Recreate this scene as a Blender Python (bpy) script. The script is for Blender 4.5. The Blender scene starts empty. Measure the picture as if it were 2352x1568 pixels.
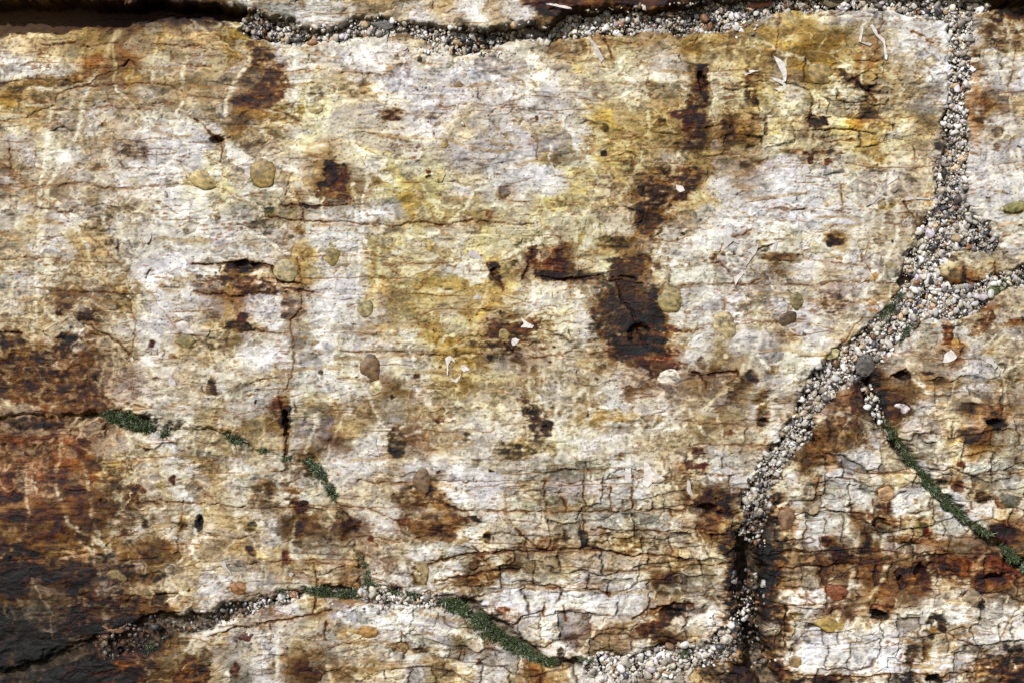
import bpy, math, random
import numpy as np
# ------------------------------------------------------------------ camera, sky, sun, exposure
C = bpy.context.scene.collection
scene = bpy.context.scene
S = 4.096 / 2352.0                        # one plan unit in metres; the plan is 2352 x 1568 units
cam_d = bpy.data.cameras.new("camera"); cam = bpy.data.objects.new("camera", cam_d); C.objects.link(cam)
cam.location = (0, -6.0, 0); cam.rotation_euler = (math.pi / 2, 0, 0)
cam_d.sensor_width = 36; cam_d.lens = 36 * 6.0 / 4.096; cam_d.clip_end = 200
scene.camera = cam
w = bpy.data.worlds.new("World"); scene.world = w; w.use_nodes = True
nt = w.node_tree; bg = nt.nodes['Background']; bg.inputs[1].default_value = 0.11
sky = nt.nodes.new('ShaderNodeTexSky'); sky.sky_type = 'NISHITA'; sky.sun_disc = False
SUN = (-0.42, -0.90, 0.66)                # towards the sun
L = math.sqrt(sum(c * c for c in SUN)); SUN = tuple(c / L for c in SUN)
sky.sun_elevation = math.asin(SUN[2]); sky.sun_rotation = math.atan2(SUN[0], SUN[1])
nt.links.new(sky.outputs[0], bg.inputs[0])
sd = bpy.data.lights.new("sun", 'SUN'); sd.energy = 4.2; sd.angle = math.radians(0.5); sd.color = (1, 0.975, 0.93)
so = bpy.data.objects.new("sun", sd); C.objects.link(so)
from mathutils import Vector
so.rotation_euler = Vector(SUN).to_track_quat('Z', 'Y').to_euler()
scene.view_settings.view_transform = 'Standard'; scene.view_settings.look = 'None'
scene.view_settings.exposure = 0.75; scene.view_settings.gamma = 1

F = np.float32
def lin(c): c = np.asarray(c, F) / 255.0; return np.where(c <= .04045, c / 12.92, ((c + .055) / 1.055) ** 2.4).astype(F)
# ------------------------------------------------------------------ noise
def vnoise(u, v, seed):
    T = np.random.RandomState(seed).rand(256, 256).astype(F)
    iu = np.floor(u).astype(np.int32); iv = np.floor(v).astype(np.int32)
    fu = u - iu; fv = v - iv
    fu = fu * fu * (3 - 2 * fu); fv = fv * fv * (3 - 2 * fv)
    a = iu & 255; b = iv & 255; a1 = (iu + 1) & 255; b1 = (iv + 1) & 255
    t0 = T[b, a]; t0 = t0 + (T[b, a1] - t0) * fu
    t1 = T[b1, a]; t1 = t1 + (T[b1, a1] - t1) * fu
    return (t0 + (t1 - t0) * fv).astype(F)
def fbm(u, v, seed, octs=4, gain=.5):                     # about -1 .. 1
    s = np.zeros_like(u); a = 1.; n = 0
    for o in range(octs):
        s += a * (vnoise(u * 2 ** o + 17.3 * o, v * 2 ** o + 9.1 * o, seed + o) * 2 - 1); n += a; a *= gain
    return s / n * 1.5
def worley(u, v, seed):
    R = np.random.RandomState(seed).rand(3, 256, 256).astype(F)
    iu = np.floor(u).astype(np.int32); iv = np.floor(v).astype(np.int32)
    f1 = np.full(u.shape, 9, F); f2 = f1.copy(); idv = np.zeros(u.shape, F)
    for dj in (-1, 0, 1):
        for di in (-1, 0, 1):
            a = (iu + di) & 255; b = (iv + dj) & 255
            d = np.sqrt((iu + di + .5 + (R[0, b, a] - .5) * .85 - u) ** 2 + (iv + dj + .5 + (R[1, b, a] - .5) * .85 - v) ** 2)
            c = R[2, b, a]
            m = d < f1
            f2 = np.where(m, f1, np.minimum(f2, d)); idv = np.where(m, c, idv); f1 = np.where(m, d, f1)
    return f1, f2, idv
def sst(x, a, b):
    t = np.clip((x - a) / (b - a), 0, 1); return t * t * (3 - 2 * t)
# ------------------------------------------------------------------ the plan of the rock
MG = 230; STEP = 1.6
gx = np.arange(-MG, 2352 + MG, STEP, dtype=F); gy = np.arange(-MG, 1568 + MG, STEP, dtype=F)
X, Y = np.meshgrid(gx, gy); NY, NX = X.shape
w1 = fbm(X / 60, Y / 40, 11, 5); w2 = fbm(X / 60, Y / 40, 31, 5)
w3 = fbm(X / 12, Y / 9, 51, 3); w4 = fbm(X / 12, Y / 9, 71, 3)
XW = X + w1 * 9 + w3 * 3.4; YW = Y + w2 * 9 + w4 * 3.4                # slightly wandering plan
def polyfield(pts, pad, base=None, warp=1.0, wscale=1.0):
    """min over segments of distance minus local half width"""
    D = np.full(X.shape, 1e3, F) if base is None else base
    for (x0, y0, r0), (x1, y1, r1) in zip(pts[:-1], pts[1:]):
        rr = max(r0, r1) + pad + 12
        i0 = max(int((min(x0, x1) - rr + MG) / STEP), 0); i1 = min(int((max(x0, x1) + rr + MG) / STEP) + 2, NX)
        j0 = max(int((min(y0, y1) - rr + MG) / STEP), 0); j1 = min(int((max(y0, y1) + rr + MG) / STEP) + 2, NY)
        if i1 <= i0 or j1 <= j0: continue
        sl = (slice(j0, j1), slice(i0, i1))
        px = X[sl] + (XW[sl] - X[sl]) * warp - x0; py = Y[sl] + (YW[sl] - Y[sl]) * warp - y0
        dx = x1 - x0; dy = y1 - y0; L2 = dx * dx + dy * dy + 1e-6
        t = np.clip((px * dx + py * dy) / L2, 0, 1)
        d = np.sqrt((px - t * dx) ** 2 + (py - t * dy) ** 2) - (r0 + (r1 - r0) * t) * wscale
        D[sl] = np.minimum(D[sl], d)
    return D
# joints: (x, y, half width)
crevice = [(-400, 38, 36), (0, 42, 33), (150, 40, 30), (260, 36, 24), (370, 28, 15), (470, 28, 11), (565, 36, 12)]
top_joint = [(565, 36, 12), (585, 55, 28), (640, 72, 26), (700, 85, 14), (760, 82, 14), (815, 70, 22), (880, 62, 16), (940, 70, 12), (1000, 82, 24), (1045, 100, 24), (1110, 92, 14), (1180, 80, 16), (1240, 78, 12), (1300, 68, 24), (1400, 52, 22), (1500, 48, 24), (1580, 48, 28), (1650, 40, 30), (1720, 22, 24), (1800, 12, 14), (1900, 8, 12), (2000, 6, 14), (2080, 8, 22), (2160, 12, 30), (2200, 30, 26)]
top_right = [(2200, 20, 22), (2270, 8, 14), (2352, 14, 12), (2800, 20, 10)]
right_joint = [(2200, 30, 26), (2210, 120, 20), (2205, 210, 19), (2200, 300, 23), (2190, 380, 28), (2187, 450, 32), (2180, 500, 38), (2150, 560, 42), (2120, 600, 38), (2110, 640, 38), (2130, 670, 44)]
right_lobe = [(2180, 520, 38), (2250, 545, 32), (2290, 560, 18)]
right_branch = [(2130, 680, 42), (2200, 692, 38), (2250, 682, 26), (2300, 650, 16), (2352, 637, 20), (2800, 600, 18)]
diag_joint = [(2120, 680, 42), (2070, 735, 36), (2020, 778, 38), (1975, 818, 34), (1930, 850, 34), (1890, 880, 30), (1860, 930, 25), (1850, 980, 24), (1820, 1010, 26), (1790, 1045, 28), (1765, 1080, 26), (1742, 1120, 20), (1735, 1160, 26), (1738, 1200, 24), (1722, 1250, 26), (1720, 1310, 32), (1722, 1380, 27), (1720, 1430, 30), (1728, 1480, 30), (1750, 1530, 26), (1800, 1640, 26), (1800, 2000, 26)]
bottom_joint = [(1712, 1450, 26), (1665, 1478, 28), (1610, 1502, 26), (1540, 1522, 30), (1450, 1537, 28), (1380, 1530, 24), (1340, 1524, 9), (1260, 1520, 8), (1220, 1497, 13), (1160, 1463, 17), (1110, 1420, 15), (1060, 1390, 14), (1010, 1384, 9), (950, 1376, 13), (880, 1370, 14), (820, 1364, 9), (740, 1362, 7), (680, 1364, 7), (610, 1388, 9), (540, 1408, 16), (450, 1424, 24), (380, 1436, 30), (300, 1465, 28), (220, 1490, 22), (120, 1525, 18), (0, 1555, 16), (-400, 1580, 16)]
left_joint = [(-400, 975, 4), (0, 962, 3.5), (100, 955, 2), (220, 952, 2), (245, 955, 9), (300, 964, 15), (340, 980, 10), (390, 985, 6), (425, 985, 1.5), (500, 995, 1.5), (530, 1005, 7), (570, 1025, 6), (590, 1030, 1.5), (610, 1035, 3), (630, 1044, 1), (655, 1053, 3), (685, 1058, 1.2), (710, 1062, 7), (735, 1095, 9), (760, 1130, 8), (775, 1165, 2.2), (800, 1220, .8), (825, 1280, 1), (840, 1320, 9), (850, 1362, 9)]
mossy_diag = [(1980, 845, 12), (1990, 890, 12), (2010, 930, 11), (2035, 970, 9), (2055, 1000, 7), (2090, 1060, 8), (2130, 1115, 9), (2170, 1155, 10), (2220, 1195, 8), (2270, 1235, 9), (2310, 1265, 10), (2352, 1300, 12), (2500, 1420, 12), (2800, 1650, 12)]
sliver = [(2110, 690, 3), (2068, 690, 3)]
joints = [crevice, top_joint, top_right, right_joint, right_lobe, right_branch, diag_joint, bottom_joint, left_joint, mossy_diag]
SEAM = np.full(X.shape, 1e3, F)
for j in joints: SEAM = polyfield(j, 45, SEAM, 1.0)
SEAM = SEAM + fbm(X / 34, Y / 34, 61, 4) * 9 * (1 - .6 * sst(X, 600, 540) * sst(Y, 110, 100))
def xy(p): return [(a, b) for a, b, _ in p]
# the great slabs, between the joints
B = 2800
poly = {}
tj = xy(crevice) + xy(top_joint)[1:]
poly['top'] = [(-400, -400)] + tj + xy(top_right)[1:] + [(B, -400)]
poly['upper_right'] = xy(right_joint) + xy(right_branch) + [(B, 20)] + xy(top_right)[::-1]
k = 3
poly['middle_right'] = [(1975, 825)] + xy(mossy_diag) + xy(right_branch)[::-1] + [(2120, 680), (2070, 735), (2020, 778)]
poly['lower_right'] = xy(mossy_diag) + [(B, 2100), (1800, 2000)] + xy(diag_joint)[::-1][:-3]
lj = xy(left_joint)
bj = xy(bottom_joint)
ib = bj.index((880, 1370))
poly['lower_left'] = lj + bj[ib + 1:]
poly['bottom'] = bj + [(-400, 2100), (1800, 2000)] + [p for p in xy(diag_joint)[::-1] if p[1] > 1440]
def inside(pts, PX, PY):
    m = np.zeros(PX.shape, bool); n = len(pts)
    for i in range(n):
        x0, y0 = pts[i]; x1, y1 = pts[(i + 1) % n]
        if y0 == y1: continue
        c = ((y0 > PY) != (y1 > PY)) & (PX < (x1 - x0) * (PY - y0) / (y1 - y0) + x0)
        m ^= c
    return m
names = ['top', 'upper_right', 'middle_right', 'lower_right', 'lower_left', 'bottom']
PX = XW[:-1, :-1]; PY = YW[:-1, :-1]
ID = np.zeros(PX.shape, np.int8)                     # 0: the main slab
for i, n in enumerate(names): ID[inside(poly[n], PX, PY) & (ID == 0)] = i + 1

# ------------------------------------------------------------------ colours of the stone, with corner vignette and overhang shadow painted in
PAL = dict(W=(240, 236, 234), w=(213, 206, 194), L=(202, 194, 188), G=(170, 161, 148), C=(218, 205, 160), Y=(184, 158, 98), O=(146, 118, 62),
           T=(172, 150, 116), B=(100, 74, 44), R=(112, 78, 50), M=(120, 94, 76), D=(52, 34, 18), K=(22, 15, 9), g=(118, 114, 110))
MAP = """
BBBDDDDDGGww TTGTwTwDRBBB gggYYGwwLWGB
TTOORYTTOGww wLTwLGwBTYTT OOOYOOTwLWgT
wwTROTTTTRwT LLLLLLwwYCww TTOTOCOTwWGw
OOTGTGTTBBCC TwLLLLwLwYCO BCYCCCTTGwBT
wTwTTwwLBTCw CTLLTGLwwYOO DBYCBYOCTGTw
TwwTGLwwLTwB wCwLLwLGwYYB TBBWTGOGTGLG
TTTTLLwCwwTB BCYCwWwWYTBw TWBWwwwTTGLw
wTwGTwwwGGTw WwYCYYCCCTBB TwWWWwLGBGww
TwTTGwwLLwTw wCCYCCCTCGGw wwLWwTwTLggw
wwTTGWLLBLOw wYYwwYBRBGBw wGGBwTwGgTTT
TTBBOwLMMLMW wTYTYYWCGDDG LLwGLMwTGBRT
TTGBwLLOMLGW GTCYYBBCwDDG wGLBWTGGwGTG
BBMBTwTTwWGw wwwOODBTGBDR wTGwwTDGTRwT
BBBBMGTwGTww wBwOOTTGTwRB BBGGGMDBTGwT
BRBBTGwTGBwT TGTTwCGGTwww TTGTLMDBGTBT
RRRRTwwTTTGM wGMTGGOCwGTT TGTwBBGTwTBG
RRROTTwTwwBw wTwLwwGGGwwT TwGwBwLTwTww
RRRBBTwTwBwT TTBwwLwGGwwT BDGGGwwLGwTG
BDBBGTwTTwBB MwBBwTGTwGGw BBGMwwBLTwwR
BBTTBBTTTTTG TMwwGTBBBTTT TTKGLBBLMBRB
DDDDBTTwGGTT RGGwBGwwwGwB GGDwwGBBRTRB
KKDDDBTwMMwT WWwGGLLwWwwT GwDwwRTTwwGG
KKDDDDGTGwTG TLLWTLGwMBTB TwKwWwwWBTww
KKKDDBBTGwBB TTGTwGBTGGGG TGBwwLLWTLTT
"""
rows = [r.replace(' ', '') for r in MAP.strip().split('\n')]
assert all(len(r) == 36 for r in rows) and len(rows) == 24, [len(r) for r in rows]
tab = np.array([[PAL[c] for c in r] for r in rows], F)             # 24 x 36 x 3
def sample_map(px, py):
    u = np.clip(px * 36 / 2352 - .5, 0, 34.999); v = np.clip(py * 24 / 1568 - .5, 0, 22.999)
    iu = u.astype(np.int32); iv = v.astype(np.int32); fu = (u - iu); fv = (v - iv)
    fu = sst(fu, .12, .88)[..., None]; fv = sst(fv, .12, .88)[..., None]
    a = tab[iv, iu] * (1 - fu) + tab[iv, iu + 1] * fu; b = tab[iv + 1, iu] * (1 - fu) + tab[iv + 1, iu + 1] * fu
    return a * (1 - fv) + b * fv
b1 = fbm(X / 90, Y / 70, 101, 5, .6); b2 = fbm(X / 90, Y / 70, 121, 5, .6); b3 = fbm(X / 14, Y / 10, 141, 3); b4 = fbm(X / 16, Y / 8, 161, 3)
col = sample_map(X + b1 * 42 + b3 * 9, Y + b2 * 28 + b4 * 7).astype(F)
def mul(m): 
    global col
    col *= m[..., None] if m.ndim == 2 else m
def mixc(c, m):
    global col
    col += (np.asarray(c, F) - col) * m[..., None]
# cloudy mottling, bedding streaks, rust film
cl = fbm(X / 38, Y / 26, 201, 5, .62); col = 146 + (col - 152) * 1.12;
for (yx, yy, yr, ys, ya) in ((1040, 560, 380, 330, .42), (1560, 270, 420, 150, .40), (1100, 850, 380, 160, .30), (150, 240, 240, 130, .25), (700, 330, 260, 90, .2)):
    mixc((200, 172, 96), np.exp(-((X - yx + b1 * 60) / yr) ** 2 - ((Y - yy + b2 * 50) / ys) ** 2) * ya * np.clip(.75 + .7 * fbm(X / 90, Y / 60, 77, 4), 0, 1.3))
mul(1 + .30 * cl)
cl2 = fbm(X / 11, Y / 8, 205, 3, .6); mul(1 + .10 * cl2)
st = fbm(X / 80, Y / 9, 221, 4, .6); mul(1 + .06 * st)
st2 = fbm(X / 30, Y / 5, 241, 3, .6)
ru = fbm(X / 75, Y / 11, 261, 5, .6); rmask = sst(ru, .3, .8) * .3
dk = np.clip(1.25 - col.mean(-1) / 200, .25, 1)
mixc((150, 104, 54), rmask * dk)
fl = fbm(X / 130, Y / 90, 281, 4)
mixc((208, 190, 140), sst(fl, .1, .7) * .18); mixc((200, 192, 186), sst(-fl, .1, .7) * .20)
# torn, stepped flakes
f1a, f2a, ida = worley((X + w1 * 16 + w3 * 4) / 56, (Y + w2 * 9 + w4 * 3) / 24, 301)
f1b, f2b, idb = worley((X + w1 * 10 + w3 * 5) / 25, (Y + w2 * 7 + w4 * 4) / 13, 321)
blockm = np.clip(.20 + .8 * sst(Y + X * .25, 1150, 1650) + .6 * np.exp(-((X - 1850) / 330) ** 2 - ((Y - 250) / 140) ** 2) + .35 * fbm(X / 200, Y / 150, 341, 3), .08, 1)
mul(1 + (ida - .5) * .22 * blockm); mul(1 + (idb - .5) * .18 * (.45 + .55 * blockm))
# ------------------------------------------------------------------ stains, plus painted corner vignette and shade of hollows: x, y, rx, ry, turn, colour, strength, edge
stains = [
 (220, 148, 30, 20, -20, (150, 78, 20), .9, .5), (300, 128, 34, 20, 20, (150, 100, 50), .7, .6), (195, 172, 40, 12, -20, (140, 80, 26), .7, .6), (110, 190, 110, 10, -5, (130, 98, 48), .7, .6), (60, 222, 70, 14, 0, (140, 104, 50), .6, .6),
 (625, 195, 28, 42, 10, (122, 72, 30), .85, .4), (585, 235, 48, 14, 8, (96, 56, 28), .8, .5), (620, 272, 75, 12, 12, (150, 104, 40), .8, .4), (660, 262, 40, 22, 10, (168, 140, 66), .7, .2), (583, 110, 28, 18, 0, (120, 92, 46), .6, .5),
 (310, 345, 30, 22, 10, (120, 96, 82), .6, .25), (220, 385, 14, 10, 0, (110, 74, 42), .8, .5), (215, 440, 18, 35, 10, (140, 112, 70), .6, .4), (240, 285, 10, 8, 0, (130, 90, 46), .8, .4),
 (770, 440, 42, 62, 0, (108, 70, 40), .9, .25), (758, 400, 22, 30, 0, (70, 44, 26), .75, .4), (740, 476, 90, 5, 1, (60, 36, 20), .8, .5), (685, 530, 14, 8, 0, (140, 92, 40), .8, .4), (770, 470, 30, 14, 0, (90, 50, 24), .8, .5),
 (545, 660, 100, 22, 3, (118, 88, 82), .9, .15), (560, 612, 40, 16, 0, (52, 38, 28), .95, .3), (530, 640, 20, 28, 0, (86, 56, 44), .8, .4), (655, 625, 34, 28, 20, (142, 124, 88), .8, .2), (655, 640, 30, 10, 15, (60, 48, 26), .9, .4), (665, 715, 26, 26, 0, (130, 106, 98), .7, .3), (600, 700, 40, 22, 0, (226, 216, 212), .7, .3), (545, 752, 32, 12, 5, (98, 82, 74), .8, .4),
 (285, 670, 14, 60, 0, (150, 112, 56), .55, .5), (160, 705, 14, 8, 0, (132, 88, 44), .7, .5), (215, 730, 30, 20, 0, (96, 70, 44), .6, .5), (30, 790, 40, 26, 0, (84, 66, 52), .7, .5), (150, 788, 25, 16, 0, (82, 62, 50), .7, .5), (525, 690, 12, 40, 0, (170, 128, 60), .6, .4),
 (290, 700, 20, 20, 0, (144, 124, 80), .7, .3), (430, 783, 22, 15, 0, (108, 96, 56), .6, .3), (495, 790, 26, 16, 0, (140, 108, 72), .6, .4),
 (638, 925, 22, 20, 0, (92, 50, 28), .8, .5), (655, 960, 14, 40, 8, (50, 32, 24), .95, .4), (664, 1110, 22, 60, 0, (124, 82, 44), .75, .6), (690, 1165, 18, 16, 0, (86, 44, 26), .8, .5), (686, 1215, 10, 24, 0, (92, 62, 40), .7, .5), (490, 885, 12, 20, 0, (82, 52, 34), .6, .4),
 (90, 1010, 120, 14, 0, (140, 76, 34), .7, .6), (60, 1110, 70, 28, 0, (142, 70, 26), .7, .6), (190, 1100, 45, 32, 0, (128, 62, 30), .6, .6), (90, 1185, 130, 12, 0, (70, 44, 28), .8, .6), (25, 1140, 50, 12, 0, (84, 42, 24), .8, .5), (320, 1125, 20, 10, 0, (110, 66, 50), .6, .4), (375, 1115, 12, 12, 0, (150, 128, 52), .7, .3), (455, 1200, 8, 20, 0, (48, 36, 36), .9, .3), (295, 1222, 24, 10, 0, (92, 64, 40), .7, .5),
 (200, 930, 60, 18, 0, (118, 78, 52), .6, .6), (70, 970, 80, 12, 0, (74, 54, 46), .7, .6), (225, 890, 40, 12, 0, (96, 66, 46), .7, .6),
 (80, 1320, 110, 22, 0, (58, 50, 46), .85, .7), (20, 1370, 60, 60, 0, (44, 38, 34), .9, .7), (160, 1350, 60, 30, 0, (78, 68, 62), .7, .7), (40, 1480, 90, 90, 0, (28, 22, 20), .85, .7), (110, 1510, 60, 30, 0, (36, 30, 26), .7, .6), (270, 1320, 26, 18, 0, (110, 92, 52), .7, .4), (370, 1385, 20, 30, 0, (74, 56, 44), .8, .5), (365, 1335, 14, 50, 0, (126, 104, 66), .5, .5), (190, 1430, 22, 10, 0, (112, 80, 36), .8, .4), (280, 1528, 50, 12, -8, (176, 118, 50), .7, .6), (450, 1545, 40, 22, 0, (116, 78, 38), .7, .3), (390, 1470, 50, 14, 0, (110, 96, 78), .6, .5), (545, 1350, 22, 14, 0, (134, 92, 46), .7, .5), (560, 1462, 13, 9, 0, (92, 44, 40), .9, .3), (470, 1512, 14, 30, 0, (76, 66, 56), .7, .5),  # near-black ones at far left paint the corner's vignette darkness
 (530, 1440, 70, 20, -12, (224, 216, 198), .95, .15), (240, 1425, 44, 16, 6, (178, 164, 146), .8, .25),
 (905, 150, 22, 22, 0, (140, 106, 60), .6, .4), (1330, 110, 24, 14, 0, (130, 100, 60), .6, .5), (1250, 15, 60, 12, 10, (96, 58, 34), .85, .4), (1390, 130, 24, 30, 0, (150, 110, 60), .5, .5), (1480, 10, 100, 10, 0, (92, 62, 42), .7, .5),
 (960, 265, 80, 8, 3, (140, 110, 80), .55, .6), (900, 270, 24, 14, 0, (118, 84, 56), .7, .5), (1460, 280, 100, 30, 0, (182, 150, 76), .5, .7), (1530, 330, 60, 30, 0, (170, 136, 64), .5, .7), (1490, 410, 50, 30, 0, (130, 106, 68), .6, .6), (1540, 450, 40, 30, 10, (96, 66, 44), .7, .5), (1570, 400, 35, 20, 0, (110, 80, 60), .7, .5),
 (1612, 180, 14, 34, 5, (60, 34, 20), .9, .35), (1606, 230, 15, 60, 6, (88, 58, 36), .8, .45), (1585, 290, 20, 45, 10, (76, 40, 22), .9, .4), (1560, 262, 26, 12, 0, (88, 46, 28), .85, .4), (1580, 300, 14, 30, 0, (150, 64, 22), .6, .4), (1725, 210, 14, 60, -10, (120, 84, 44), .6, .4), (1680, 110, 12, 40, 5, (130, 96, 56), .6, .4), (1690, 290, 45, 35, 10, (120, 96, 62), .7, .6), (1725, 370, 26, 36, -10, (108, 94, 58), .85, .25), (1700, 340, 26, 22, 0, (92, 72, 44), .8, .4), (1965, 190, 60, 12, 25, (90, 70, 52), .75, .6), (1995, 240, 20, 40, -10, (110, 90, 66), .5, .6), (1990, 285, 60, 10, 5, (190, 130, 60), .6, .5), (1880, 282, 25, 16, 0, (64, 42, 22), .9, .25), (1862, 362, 7, 14, 0, (80, 40, 18), .9, .3), (1900, 370, 10, 8, 0, (110, 60, 26), .8, .4), (1740, 90, 60, 30, 0, (170, 146, 100), .5, .6), (1840, 70, 90, 12, 0, (176, 142, 76), .5, .6), (1990, 130, 30, 36, 0, (166, 116, 62), .6, .4), (1960, 90, 60, 8, 0, (150, 110, 60), .5, .5), (2112, 170, 14, 24, 0, (170, 138, 86), .6, .3),
 (1850, 350, 110, 4, 0, (122, 90, 54), .7, .6), (2170, 330, 20, 16, 0, (56, 48, 30), .7, .6), (2240, 200, 22, 120, 0, (170, 122, 84), .75, .4), (2290, 60, 60, 60, 0, (120, 92, 62), .6, .7), (2330, 28, 50, 22, 0, (60, 42, 26), .8, .6), (2265, 235, 10, 60, 8, (142, 88, 60), .5, .5), (2262, 270, 40, 12, 0, (120, 92, 76), .5, .6), (2310, 220, 36, 40, 0, (132, 96, 66), .5, .6),
 (2330, 478, 30, 14, -8, (118, 112, 62), .9, .15), (1470, 655, 30, 50, 5, (100, 76, 54), .8, .5), (1410, 700, 36, 40, 0, (86, 68, 48), .9, .5), (1450, 715, 50, 44, 0, (52, 38, 28), .9, .5), (1470, 760, 42, 34, 0, (36, 26, 22), .95, .5), (1500, 812, 58, 16, 3, (140, 62, 26), .9, .35), (1520, 755, 45, 10, 0, (90, 54, 34), .8, .5), (1460, 605, 26, 30, 10, (86, 44, 22), .9, .5), (1440, 625, 40, 12, 0, (34, 24, 32), .95, .4), (1255, 600, 52, 34, 10, (116, 72, 38), .85, .35), (1330, 635, 100, 10, 2, (50, 30, 24), .9, .5), (1290, 585, 20, 26, 0, (90, 52, 26), .7, .5), (1350, 575, 60, 22, 0, (150, 132, 100), .7, .4),
 (1150, 752, 24, 20, 0, (82, 44, 22), .9, .4), (1190, 765, 34, 24, 0, (70, 46, 38), .85, .5), (1225, 745, 14, 16, 0, (96, 40, 18), .9, .4), (1110, 775, 10, 10, 0, (50, 32, 22), .9, .4), (1100, 790, 70, 24, 0, (148, 114, 52), .7, .6), (1060, 820, 40, 22, 10, (150, 122, 54), .8, .3), (1190, 800, 70, 8, 0, (110, 82, 46), .7, .5), (1134, 628, 12, 24, 0, (54, 44, 40), .9, .5), (1040, 660, 60, 30, 0, (178, 146, 70), .6, .6), (1100, 690, 60, 24, 0, (160, 126, 62), .6, .6),
 (1210, 930, 14, 44, -10, (110, 90, 62), .8, .5), (1240, 970, 26, 36, 0, (84, 66, 42), .85, .5), (1255, 985, 16, 16, 0, (46, 24, 14), .9, .4), (1200, 1030, 60, 20, 0, (108, 96, 72), .7, .6), (1400, 955, 60, 16, -4, (178, 140, 70), .6, .5), (1505, 960, 24, 10, 0, (170, 120, 50), .7, .4), (1230, 890, 30, 30, 0, (150, 130, 84), .7, .3), (905, 1010, 22, 34, 0, (92, 78, 56), .8, .4), (970, 1145, 55, 26, 0, (118, 88, 56), .75, .4), (980, 1115, 14, 20, 0, (44, 28, 22), .85, .4), (935, 1200, 26, 10, 10, (110, 62, 20), .85, .5), (1010, 1215, 40, 20, 0, (142, 104, 76), .7, .3), (1060, 1190, 40, 8, 0, (120, 80, 50), .7, .5), (800, 1210, 20, 26, 0, (104, 72, 50), .6, .5), (968, 1320, 20, 30, 0, (122, 102, 66), .75, .3),
 (1330, 1120, 90, 20, 0, (172, 152, 142), .6, .4), (1240, 1245, 60, 22, -10, (130, 98, 62), .8, .4), (1430, 1245, 70, 22, 0, (148, 114, 62), .75, .4), (1340, 1235, 12, 20, 0, (50, 46, 50), .85, .4), (1100, 1330, 60, 16, -6, (126, 86, 42), .7, .4), (1530, 1240, 40, 20, 0, (146, 110, 62), .6, .4), (1350, 1420, 60, 30, 0, (176, 160, 160), .6, .5), (1150, 1410, 50, 22, 30, (166, 136, 126), .7, .4), (1160, 1400, 16, 8, 0, (120, 70, 60), .7, .5), (1500, 1435, 50, 18, -30, (92, 58, 34), .85, .4), (1545, 1400, 40, 16, -10, (36, 30, 42), .9, .4), (1420, 1485, 36, 16, -15, (84, 56, 30), .85, .5), (1510, 1410, 30, 18, -10, (122, 92, 54), .7, .3), (820, 1462, 44, 18, 0, (160, 122, 62), .75, .4), (920, 1485, 18, 12, 0, (120, 92, 60), .7, .3), (960, 1495, 22, 8, 0, (90, 66, 50), .7, .5), (1010, 1430, 40, 30, 0, (160, 146, 136), .6, .4), (1420, 1470, 60, 26, 0, (170, 142, 118), .5, .5),
 (1915, 548, 22, 14, 0, (104, 82, 40), .85, .6), (1790, 590, 40, 9, 0, (120, 82, 48), .7, .5), (1800, 632, 10, 8, 0, (128, 98, 52), .8, .3), (1640, 585, 14, 8, 0, (110, 74, 40), .8, .4), (1690, 590, 38, 60, 0, (168, 150, 134), .7, .25), (1750, 560, 16, 22, 0, (140, 116, 68), .7, .4), (1990, 640, 30, 10, -20, (160, 112, 48), .7, .4), (2060, 470, 60, 6, -15, (150, 110, 40), .6, .5), (1912, 695, 26, 30, 0, (128, 102, 80), .85, .5), (1895, 700, 10, 16, 0, (90, 68, 50), .8, .5),
 (1740, 740, 20, 30, 0, (170, 156, 120), .7, .3), (1750, 940, 16, 50, 5, (120, 94, 60), .7, .6), (1750, 968, 14, 12, 0, (58, 30, 20), .9, .5), (1985, 860, 16, 40, -10, (40, 34, 30), .95, .5), (1965, 925, 24, 22, -40, (122, 58, 26), .9, .2), (1925, 940, 28, 56, 25, (134, 104, 90), .7, .3), (2070, 860, 20, 10, 0, (40, 24, 18), .95, .4), (2128, 857, 16, 6, 0, (90, 58, 34), .8, .5), (2190, 790, 30, 14, 0, (184, 122, 50), .8, .6), (2175, 760, 12, 36, 0, (122, 72, 40), .8, .5), (2220, 640, 30, 40, 20, (128, 74, 34), .8, .5), (2215, 630, 8, 24, 0, (50, 32, 24), .9, .4), (2260, 745, 40, 14, -45, (128, 84, 44), .8, .4), (2330, 740, 22, 12, 0, (110, 70, 40), .7, .5), (2280, 965, 28, 18, 20, (40, 30, 30), .95, .5), (2260, 940, 50, 16, 0, (112, 76, 44), .7, .5), (2220, 990, 22, 12, 0, (92, 58, 40), .8, .4), (2240, 1000, 30, 16, 0, (120, 90, 70), .7, .3), (1865, 1010, 30, 26, 0, (70, 52, 36), .85, .5), (1900, 1020, 30, 60, 10, (120, 84, 46), .6, .5), (1600, 1040, 14, 12, 0, (64, 30, 20), .9, .4), (2150, 880, 70, 16, 0, (150, 112, 70), .6, .5), (2030, 900, 40, 18, 0, (120, 92, 66), .6, .5),
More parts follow.
